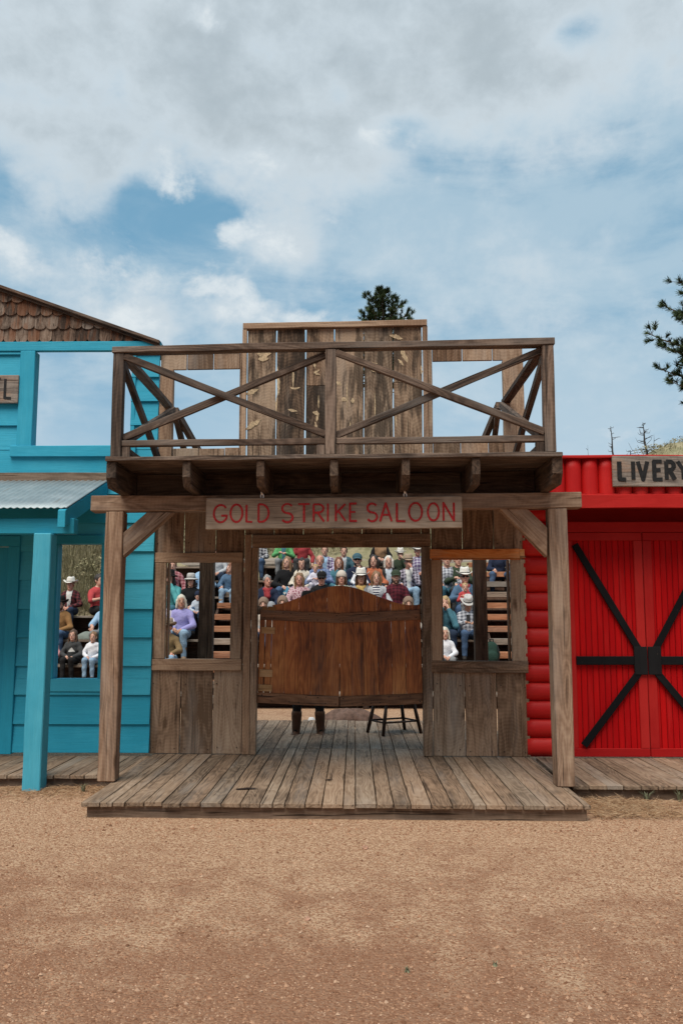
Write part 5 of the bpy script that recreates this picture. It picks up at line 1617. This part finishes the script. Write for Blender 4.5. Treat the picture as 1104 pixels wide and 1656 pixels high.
    for (a, e, w_, d), sd_ in zip(arms, (-1, 1)):
        pm, tubes = hand(w_, d, sd_, 1. - .12 * kid); S.cap(w_ + Vector(d).normalized() * .02, pm - Vector(d).normalized() * .012, .030, .031, .02)
        extra += [(np.array(v), f, 0) for v, f in tubes]
    for sd_ in (-1, 1):
        extra.append((*ellips(HD(.032 * sd_, -.083, .026), (.0130 * hs_k, .0085, .0062 * hs_k)), 4)); extra.append((*ellips(HD(.032 * sd_, -.0865, .026), (.0064 * hs_k, .0075, .0060 * hs_k)), 1))
        extra.append((*ellips(HD(.034 * sd_, -.085, .046), (.018 * hs_k, .009, .0032 * hs_k)), 3))
    extra.append((*ellips(HD(0, -.092, -.040), (.024 * hs_k, .010, .0075 * hs_k)), 2))
    v, f = S.mesh()
    tr = lambda V: np.array([tuple(x) for x in V]) * s
    ex = [(tr(a), b, c) for a, b, c in extra]
    np_obj('body', tr(v), f, [SK[skin], M['eye'], M['lip'], M['brow'], M['eyewhite']], root, None, ex)
    # trousers
    S = SDF(lo, hi); g = .013; S.ell(P(0, 0, .12), (.168 + g, .122 + g, .115 + g)); leg(S, g)
    for h_, k_, a_, t_ in legs:
        if not stand and shoes in ('tanboot', 'brownleather'): pass
    S.fold(17, rg.uniform(0, 6), 0. if stand else .005); v, f = S.mesh(); np_obj('trousers', tr(v), f, [fab(T[bottom])], root)
    # shoes
    S = SDF(lo, hi)
    for h_, k_, a_, t_ in legs:
        S.cap(a_ + Vector((0, .03, -.045)), t_, .050, .042, .02)
        if shoes in ('tanboot', 'brownleather'): S.cap(a_.lerp(k_, .5), a_ + Vector((0, .01, -.03)), .064 if stand else .060, .047, .02)
        if stand: S.ell(a_ + Vector((0, .045, -.10)), (.036, .04, .03), .01)
    v, f = S.mesh(); np_obj('shoes' if shoes == 'shoe' else 'boots', tr(v), f, [fab(T[shoes])], root)
    # top
    S = SDF(lo, hi); g = .017
    torso(S, g); arm(S, g, .94 if not short_sleeve else .1)
    S.D = np.maximum(S.D, np.float32(0.0) + (P(0, 0, .085).z - (lo[2] + S.h * np.arange(S.n[2], dtype=np.float32)))[None, None, :])
    S.fold(17, rg.uniform(0, 6), .006); v, f = S.mesh(); cen = v[f].mean(1); mats = [fab(T[top])]; mi = np.zeros(len(f), int)
    if inner:
        mats.append(fab(T[inner])); zz = cen[:, 2] - oz
        mi[(cen[:, 1] < -.02) & (np.abs(cen[:, 0]) < .035 + .035 * np.clip((zz - .2) / .35, 0, 1)) & (zz > .12) & (zz < .60)] = 1
    if vest:
        mats.append(fab(T[vest])); k_ = len(mats) - 1; ax_ = np.abs(cen[:, 0])
        mi[(ax_ > .165) | ((cen[:, 1] < -.2))] = k_
    if emblem:
        mats.append(fab(T['white'])); k_ = len(mats) - 1; zz = cen[:, 2] - oz - .36; xx = np.abs(cen[:, 0])
        m_ = (cen[:, 1] < -.05) & (zz > -.075) & (xx < .085)
        if emblem == 'mountain': m_ &= (zz < .07 - xx * 1.05) & (zz > -.05)
        else: m_ &= (zz < .05) & (np.sin(cen[:, 0] * 90 + zz * 60) > -.2)
        mi[m_] = k_
    np_obj('jacket' if inner else 'shirt', tr(v), f, mats, root, mi)
    hl = lo.copy(); hl[2] = .30 + oz
    # hair
    st_, hc = hair
    if st_ != 'none':
        S = SDF(hl, hi + np.array((0, 0, .1)))
        S.ell(HD(0, .022, .054), Hx((.083, .103, .104)), .02)
        if st_ in ('long', 'bob'):
            S.ell(HD(0, .06, -.02), Hx((.076, .07, .12)), .03)
            ln = -.30 if st_ == 'long' else -.09
            for sd_ in (-1, 1):
                q = Vector((.082 * sd_ * hs_k, -.075, .672 + oz + ln)) if st_ == 'long' else HD(.085 * sd_, -.02, ln)
                S.cap(HD(.078 * sd_, -.015, .04), q, .024, .022, .03); S.cap(HD(.07 * sd_, .04, 0), q + Vector((0, .05, 0)), .034, .028, .03)
        if st_ == 'pony': S.cap(HD(0, .11, .04), HD(.03, .15, -.16), .035, .02, .03)
        S.ell(HD(0, -.105, -.005), Hx((.080, .090, .104)), .01, 'cut')
        S.ell(HD(0, -.12, -.12), Hx((.075, .09, .13)), .01, 'cut')
        if st_ in ('short', 'bald'): S.ell(HD(0, -.04, -.10), Hx((.14, .14, .115)), .01, 'cut')
        if st_ == 'bald': S.ell(HD(0, -.01, .15), Hx((.068, .09, .09)), .01, 'cut')
        S.fold(60, rg.uniform(0, 6), .007, .25); v, f = S.mesh()
        if len(v): np_obj('hair', tr(v), f, [HM[hc]], root)
    if beard:
        S = SDF(hl, hi); S.ell(HD(0, -.036, -.035), Hx((.063, .068, .07)), .01); S.ell(HD(0, -.09, .005), Hx((.08, .06, .045)), .01, 'cut'); S.ell(HD(0, -.105, -.040), Hx((.022, .02, .012)), .01, 'cut')
        v, f = S.mesh()
        if len(v): np_obj('beard', tr(v), f, [HM[beard]], root)
    if glasses:
        mb = MB()
        for sd_ in (-1, 1):
            vv, ff_ = ellips((0, 0, 0), (.024, .006, .017)); mb.add([HD(x + .032 * sd_, y - .102, z + .026) * s for x, y, z in vv], ff_, vv)
            mb.bar(HD(.054 * sd_, -.098, .03) * s, HD(.078 * sd_, .01, .03) * s, .005, .007)
        mb.bar(HD(-.012, -.105, .03) * s, HD(.012, -.105, .03) * s, .005, .006)
        mb.build('glasses', M['letter_black'], root)
    if scarf:
        S = SDF(hl, hi)
        for i in range(12):
            a = i / 12 * 6.283; b = (i + 1) / 12 * 6.283
            S.cap(P(.078 * math.cos(a), -.015 + .085 * math.sin(a) + lean, .565 - .03 * max(0, -math.sin(a))), P(.078 * math.cos(b), -.015 + .085 * math.sin(b) + lean, .565 - .03 * max(0, -math.sin(b))), .034, .034, .02)
        S.cap(P(.0, -.10 + lean, .52), P(.03, -.135 + lean, .40), .045, .055, .03)
        v, f = S.mesh(); np_obj('scarf', tr(v), f, [fab(T[scarf])], root)
    if hat:
        kind, hm = hat
        mb = MB(); n = 28
        if kind in ('cowboy', 'sun'):
            vs = []; fs = []
            br = (1.72, 1.62) if kind == 'cowboy' else (1.62, 1.55)
            rings = [(br[0], br[1], 'b'), (1.45, 1.4, 'm'), (1.05, 1.05, 0.), (1.0, 1.0, .035), (.95, .97, .075), (.84, .90, .105), (.62, .74, .117), (.25, .45, .100), (.02, .05, .088)]
            for rx, ry, hz_ in rings:
                for i in range(n):
                    a = i / n * 6.2832; x, y = .088 * rx * math.cos(a), .108 * ry * math.sin(a)
                    if hz_ in ('b', 'm'):
                        e = 1. if hz_ == 'b' else .35
                        z = (.055 * abs(math.cos(a)) ** 2.2 - .022 * abs(math.sin(a)) ** 2) * e if kind == 'cowboy' else -.030 * e
                    else:
                        z = hz_
                        if kind == 'cowboy' and hz_ > .09: z += .012 * abs(math.cos(a)) - .012 * (math.sin(a) < 0)
                        if kind == 'sun': z *= .86
                    vs.append((x, y, z))
            m2 = len(rings)
            for j in range(m2 - 1):
                for i in range(n): fs.append((j * n + i, j * n + (i + 1) % n, (j + 1) * n + (i + 1) % n, (j + 1) * n + i))
            fs.append(tuple((m2 - 1) * n + i for i in range(n)))
            mb.add([HD(x, y + .012, z + .083) * s for x, y, z in vs], fs, vs)
            nm = 'hat'
        elif kind == 'cap':
            vs = []; fs = []; m2 = 6
            for j in range(m2 + 1):
                th = math.pi / 2 * j / m2
                for i in range(n): a = i / n * 6.2832; vs.append((.094 * math.cos(th) * math.cos(a), .112 * math.cos(th) * math.sin(a) + .015, .088 * math.sin(th) + .070))
            for j in range(m2):
                for i in range(n): fs.append((j * n + i, j * n + (i + 1) % n, (j + 1) * n + (i + 1) % n, (j + 1) * n + i))
            mb.add([HD(*q) * s for q in vs], fs, vs)
            bill = []; nb_ = 10
            for i in range(nb_ + 1):
                a = math.pi + math.pi * (i / nb_ * .8 + .1); x, y = .088 * math.cos(a), .105 * math.sin(a) + .015
                bill.append((x, y, .072)); bill.append((x * .95, y + .068 * math.sin(a), .050 + .012 * abs(math.cos(a)) * -1))
            mb.add([HD(*q) * s for q in bill], [(2 * i, 2 * i + 1, 2 * i + 3, 2 * i + 2) for i in range(nb_)], bill)
            nm = 'cap'
        else:   # knitted beanie or hood drawn over the hair
            S = SDF(hl, hi + np.array((0, 0, .1))); S.ell(HD(0, .022, .056), Hx((.10, .118, .118)), .02)
            if kind == 'hood': S.ell(HD(0, .05, -.05), Hx((.10, .095, .12)), .04); S.ell(HD(0, -.10, -.02), Hx((.068, .10, .098)), .01, 'cut')
            else: S.ell(HD(0, -.02, -.09), Hx((.16, .18, .14)), .01, 'cut')
            v, f = S.mesh(); np_obj('hood' if kind == 'hood' else 'beanie', tr(v), f, [fab(T[hm])], root); nm = None
        if nm:
            o = mb.build(nm, fab(T[hm]), root, 0, True)
            if kind in ('cowboy', 'sun'):
                q = o.modifiers.new('thick', 'SOLIDIFY'); q.thickness = .005
                mb = MB(); pts = []
                for i in range(25): a = i / 24 * 6.2832; pts.append(HD(.0895 * math.cos(a), .1095 * math.sin(a) + .012, .083 + .016) * s)
                mb.tube(pts, .008 * s, 6, caps=False); mb.build('hat_band', M['letter_black'] if hm != 'hatblack' else M['stool'], o)
    return root


A = person
# beside the hotel window
A('man in white cowboy hat and open dark red plaid shirt in the hotel window', 114.7, 945, 3, 'darkplaid', 'darkjeans', ('short', 'light'), ('cowboy', 'hatwhite'), 'lap', inner='white', skin='pink')
A('black haired man in red t-shirt with crossed arms in the hotel window', 159, 938, 3, 'red', 'blackpants', ('short', 'dark'), None, 'cross', yaw=R(50), short_sleeve=True)
A('man in black cowboy hat and mustard jacket, at left edge of the blue hotel window', 98, 977, 2, 'mustard', 'jeans', ('short', 'dark'), ('cowboy', 'hatblack'), 'lap', beard='brown')
A('long haired girl in charcoal sweatshirt with white mountain print, in the hotel window', 118.5, 1027, 1, 'charcoal', 'blackpants', ('long', 'brown'), None, 'lap', kid=.6, emblem='mountain', spread=.8)
A('boy in white button shirt and light jeans, in the lower right of the hotel window', 151, 1030, 1, 'whiteshirt', 'lightjeans', ('short', 'light'), None, 'lap', kid=.6, spread=.85)
A('child in pink sleeves, mostly hidden behind the left side of the hotel window', 82, 1030, 1, 'pinkknit', 'jeans', ('long', 'light'), None, 'lap', kid=.5)
A('person in light blue t-shirt behind the right frame of the hotel window', 172, 976, 2, 'lightblue', 'greypants', ('short', 'brown'), None, 'knees', short_sleeve=True)
# left saloon window
A('woman in pink and red plaid shirt, topmost in the left saloon window', 280, 914, 4, 'pinkplaid', 'jeans', ('pony', 'light'), None, 'side', tilt=.1)
A('woman in black hat and teal shirt, hand to face, in the left saloon window', 275, 934, 3, 'tealknit', 'tealpants', ('bob', 'dark'), ('sun', 'hatblack'), 'chin')
A('woman in white brimmed sun hat and black top, in the left saloon window', 309, 939, 3, 'black', 'jeans', ('bob', 'dark'), ('sun', 'hatgrey'), 'lap')
A('platinum haired woman in lavender sweater and light jeans, in the left saloon window', 293.6, 972, 2, 'lavender', 'lightjeans', ('bob', 'platinum'), None, 'lap', shoes='tanboot', face=.25, skin='tan')
A('small child in blue cap and grey shirt beside the woman in black top', 320, 958, 3, 'chambray', 'jeans', ('short', 'brown'), ('beanie', 'navy'), 'lap', kid=.9, s=.60, Y=ROWD[3] - .45, lift=-.04)
A('man in tan felt hat and olive tan coat, lowest in the left saloon window', 272, 1014, 1, 'olive', 'lightjeans', ('short', 'brown'), ('cowboy', 'hattan'), 'knees', beard='grey', skin='pink', face=-.3)
A('person in pale floral shirt at left edge of the left saloon window', 262, 972, 2, 'floral', 'greypants', ('short', 'grey'), ('cap', 'lightgrey'), 'lap')
A('person in light blue top partly behind the left saloon window dark post', 330, 914, 4, 'lightblue', 'lightjeans', ('short', 'light'), None, 'knees')
A('auburn haired woman in denim jacket and light jeans, right pane of left saloon window', 372, 919, 4, 'denimjkt', 'lightjeans', ('long', 'auburn'), None, 'knees', shoes='tanboot', face=-.5, tilt=-.1)
A('person in pale grey shirt at the top of the left saloon window right pane', 353, 893, 5, 'lightgrey', 'darkjeans', ('short', 'dark'), None, 'lap')
# through the doorway, back row
A('man in black and white plaid shirt at the doorway far left, back row', 418, 872, 6, 'bwplaid', 'jeans', ('short', 'brown'), None, 'lap')
A('person in bright green jacket in the back row of the doorway', 459, 872, 6, 'green', 'greypants', ('short', 'light'), None, 'hold', inner='tealjkt')
A('person in red jacket in the back row of the doorway', 489, 873, 6, 'redjkt', 'charcoal', ('short', 'dark'), None, 'side')
A('person in purple and white plaid shirt in the back row of the doorway', 525, 890, 5, 'purpleplaid', 'darkjeans', ('short', 'brown'), None, 'lap', inner='lightblue')
A('man in dark teal fleece in the back row of the doorway', 556, 891, 5, 'tealfleece', 'greypants', ('short', 'brown'), None, 'lap', inner='lightgrey')
A('man in tan vest with dark sleeves in the doorway back row', 615, 873, 6, 'tanvest', 'greypants', ('short', 'brown'), None, 'lap', vest='black')
A('man in light cowboy hat and dark green jacket in the doorway back row', 647, 896, 5, 'pine', 'darkjeans', ('short', 'grey'), ('cowboy', 'hatwhite'), 'lap', poseR='chin')
A('man in white hat and purple checked shirt at the back row right end', 675, 891, 5, 'purpleplaid', 'charcoal', ('short', 'grey'), ('cowboy', 'hatwhite'), 'lap', skin='pink')
# fourth row
A('woman with long light brown hair and black top behind the man with red collar', 464, 909, 4, 'black', 'jeans', ('long', 'light'), None, 'lap', face=-.35, tilt=-.08)
A('dark haired woman in cream sweater in the middle of the doorway crowd', 488, 911, 4, 'cream', 'jeans', ('long', 'dark'), None, 'lap', tilt=.08)
A('balding man in blue checked shirt with a baby on his lap', 517, 907, 4, 'bluecheck', 'jeans', ('bald', 'light'), None, 'hold', skin='pink')
A('baby in pale lilac clothes sitting on the lap of the balding man', 510, 922, 4, 'lilac', 'lilac', ('short', 'blond'), None, 'hold', kid=1., s=.60, Y=ROWD[4] - .36, lift=.17)
A('auburn haired woman in teal blue jacket, centre of the doorway crowd', 548, 910, 4, 'tealjkt', 'jeans', ('long', 'auburn'), None, 'lap')
A('bearded man in dark cap and sunglasses with navy jacket', 577.5, 903, 4, 'navy', 'greypants', ('short', 'dark'), ('cap', 'tealfleece'), 'lap', beard='dark', glasses=True)
A('brown haired child in pale shirt in front of the man with sunglasses', 580.5, 921, 4, 'whiteshirt', 'jeans', ('pony', 'brown'), None, 'lap', kid=.8, s=.66, Y=ROWD[4] - .34, lift=.12, tilt=.1)
A('woman with long dark hair and orange sweater', 604, 907, 4, 'orange', 'jeans', ('long', 'dark'), None, 'lap', face=-.2)
A('white haired woman in dark vest over blue shirt', 628, 908, 4, 'darkvest', 'greypants', ('bob', 'white'), None, 'lap', inner='chambray')
A('man in tan cowboy hat and plum plaid shirt resting chin on hand', 660, 909, 4, 'plumplaid', 'lightjeans', ('short', 'grey'), ('cowboy', 'hattan'), 'knees', poseR='chin', skin='pink', inner='white')
# third row
A('grey haired man in navy jacket with red collar, at left of the doorway', 432.5, 939, 3, 'navy', 'charcoal', ('short', 'grey'), None, 'lap', inner='redjkt', face=.45, skin='pink', scarf='redjkt')
A('woman in red and white floral top with light brown hair, behind the left swing door', 484, 936, 3, 'floralred', 'jeans', ('long', 'light'), None, 'lap', skin='pink')
A('man in black cap and glasses with a printed black t-shirt', 520, 934, 3, 'black', 'darkjeans', ('short', 'grey'), ('cap', 'hatblack'), 'lap', emblem='print', tilt=.15, skin='pink', glasses=True)
A('person in pale green top and knitted cap above the gap between swing doors', 552, 934, 3, 'mint', 'jeans', ('bob', 'brown'), ('beanie', 'beige'), 'lap', skin='pink')
A('person in white cowboy hat with yellow scarf and grey coat', 583.5, 934, 3, 'grey', 'jeans', ('bob', 'brown'), ('cowboy', 'hatwhite'), 'lap', kid=.3, scarf='yellow', skin='tan')
A('woman with long light hair in grey cardigan over a striped top', 608, 934, 3, 'lightgrey', 'jeans', ('long', 'light'), None, 'lap', inner='stripe', tilt=.05)
A('bearded man in dark green cap and maroon plaid shirt', 640, 931, 3, 'maroon', 'lightjeans', ('short', 'dark'), ('cap', 'pine'), 'lap', beard='brown')
# second row, heads over the door edge
A('child in tan hood at the left end of the swing doors', 426, 978, 2, 'beige', 'jeans', ('short', 'brown'), ('hood', 'brownhood'), 'lap', kid=.6)
A('child in grey knitted cap between two hooded children at the left swing door', 438, 984, 2, 'grey', 'jeans', ('short', 'brown'), ('beanie', 'grey'), 'lap', kid=.6)
A('child in brown hood peeping over the left swing door', 457, 976, 2, 'beige', 'jeans', ('short', 'blond'), ('hood', 'brownhood'), 'lap', kid=.6)
A('child in reddish brown hood peeping over the right swing door', 660, 977, 2, 'beige', 'jeans', ('long', 'blond'), ('hood', 'brownhood'), 'lap', kid=.6)
# right saloon window
A('man in white cowboy hat, red bandana and white vest in the right saloon window', 751, 931, 3, 'denimjkt', 'jeans', ('short', 'grey'), ('cowboy', 'hatwhite'), 'hold', inner='whitevest', scarf='bandana', glasses=True, skin='pink')
A('toddler in red shirt on the lap of the man with red bandana', 751.5, 950, 3, 'red', 'greypants', ('short', 'blond'), None, 'hold', kid=1., s=.60, Y=ROWD[3] - .36, lift=.14)
A('woman with long blond hair and teal blue jacket in the right saloon window', 719, 974, 2, 'tealjkt', 'darkjeans', ('long', 'blond'), None, 'chin', tilt=.1, face=-.2)
A('man in grey cowboy hat looking down at his phone in the right saloon window', 756, 976, 2, 'greyplaid', 'jeans', ('short', 'brown'), ('cowboy', 'hatgrey'), 'hold', tilt=.45, skin='tan')
A('child in white shirt with pale hair at lower left of the right saloon window', 719, 1024, 1, 'whiteshirt', 'greypants', ('bob', 'platinum'), None, 'lap', kid=.6)
A('person in grey checked sleeves at upper left of the right saloon window', 722, 904, 4, 'greyplaid', 'tealpants', ('short', 'brown'), None, 'knees')
A('person in dark green jacket beside the checked sleeves in the right saloon window', 740, 903, 4, 'pine', 'charcoal', ('short', 'dark'), None, 'hold')
A('person in blue jeans at the right saloon window top, right pane', 805, 890, 5, 'navy', 'jeans', ('short', 'brown'), None, 'knees', spread=1.5, shoes='tanboot')
# actor behind the swing doors
bp_ = at(499, 1183, 11.6)
A('actor in black hat and brown boots standing on the deck behind the swing doors', 0, 0, 0, 'black', 'blackpants', ('short', 'dark'), ('sun', 'hatblack'), shoes='brownleather', stand=True, loc=(at(499, 1100, 11.5).x, 11.45, DZ + .004), s=1.07)

# things the crowd brought
p = at(794, 1052, ROWD[1])
bp = empty('backpack', 'dark green backpack on the grey bench in the right saloon window', 'backpack', (p.x, ROWD[1] - .02, SEAT[1]))
S = SDF((-.25, -.2, -.02), (.25, .2, .55), .014); S.ell((0, 0, .21), (.155, .10, .23), .03); S.ell((0, -.09, .15), (.12, .06, .11), .02)
v, f = S.mesh(); np_obj('bag', v, f, [fabric('dark green pack cloth', (.02, .045, .035))], bp)
mb = MB(); mb.tube([(-.04, 0, .42), (-.03, 0, .48), (.03, 0, .48), (.04, 0, .42)], .012, 6); mb.tube([(.1, -.08, .36), (.13, -.13, .2), (.11, -.08, .04)], .014, 6); mb.build('strap', M['letter_black'], bp)
p = at(145, 1020, ROWD[2]); heap('folded_coat', (p.x, ROWD[2] - .02, SEAT[2] + .004), .26, .13, .16, fabric('grey green coat cloth', (.20, .23, .21)), 'crumpled grey green coat on the bench beside the boy in white, in the hotel window', 'coat', 8)
p = at(461, 943, ROWD[4] - .5)
bl = heap('fleece_blanket', (p.x, ROWD[4] - .36, SEAT[4] - .18), .19, .20, .40, fab(T['teal']), 'blue fleece blanket with white hearts on the lap of the woman in black', 'blanket', 5)
mb = MB()
for hx_, hz__ in ((-.045, .14), (.05, .04), (.0, .25)):
    pts = [(hx_ + .032 * (16 * math.sin(t) ** 3) / 16, hz__ + .032 * (13 * math.cos(t) - 5 * math.cos(2 * t) - 2 * math.cos(3 * t) - math.cos(4 * t)) / 16) for t in [i / 20 * 6.2832 for i in range(20)]]
    mb.prism_y(pts, -.225, -.17)
mb.build('heart_print', fab(T['white']), bl)
ph = at(752, 1000, ROWD[2] - .4)
mb = MB(); mb.bar((0, 0, -.07), (0, .03, .07), .072, .01, (0, 1, 0)); o = mb.build('phone', M['letter_black'], None, .003); o.location = (at(756, 990, ROWD[2] - .33).x, ROWD[2] - .40, SEAT[2] + .43)
tag(o, 'black phone held up in front of the man in grey cowboy hat', 'phone')
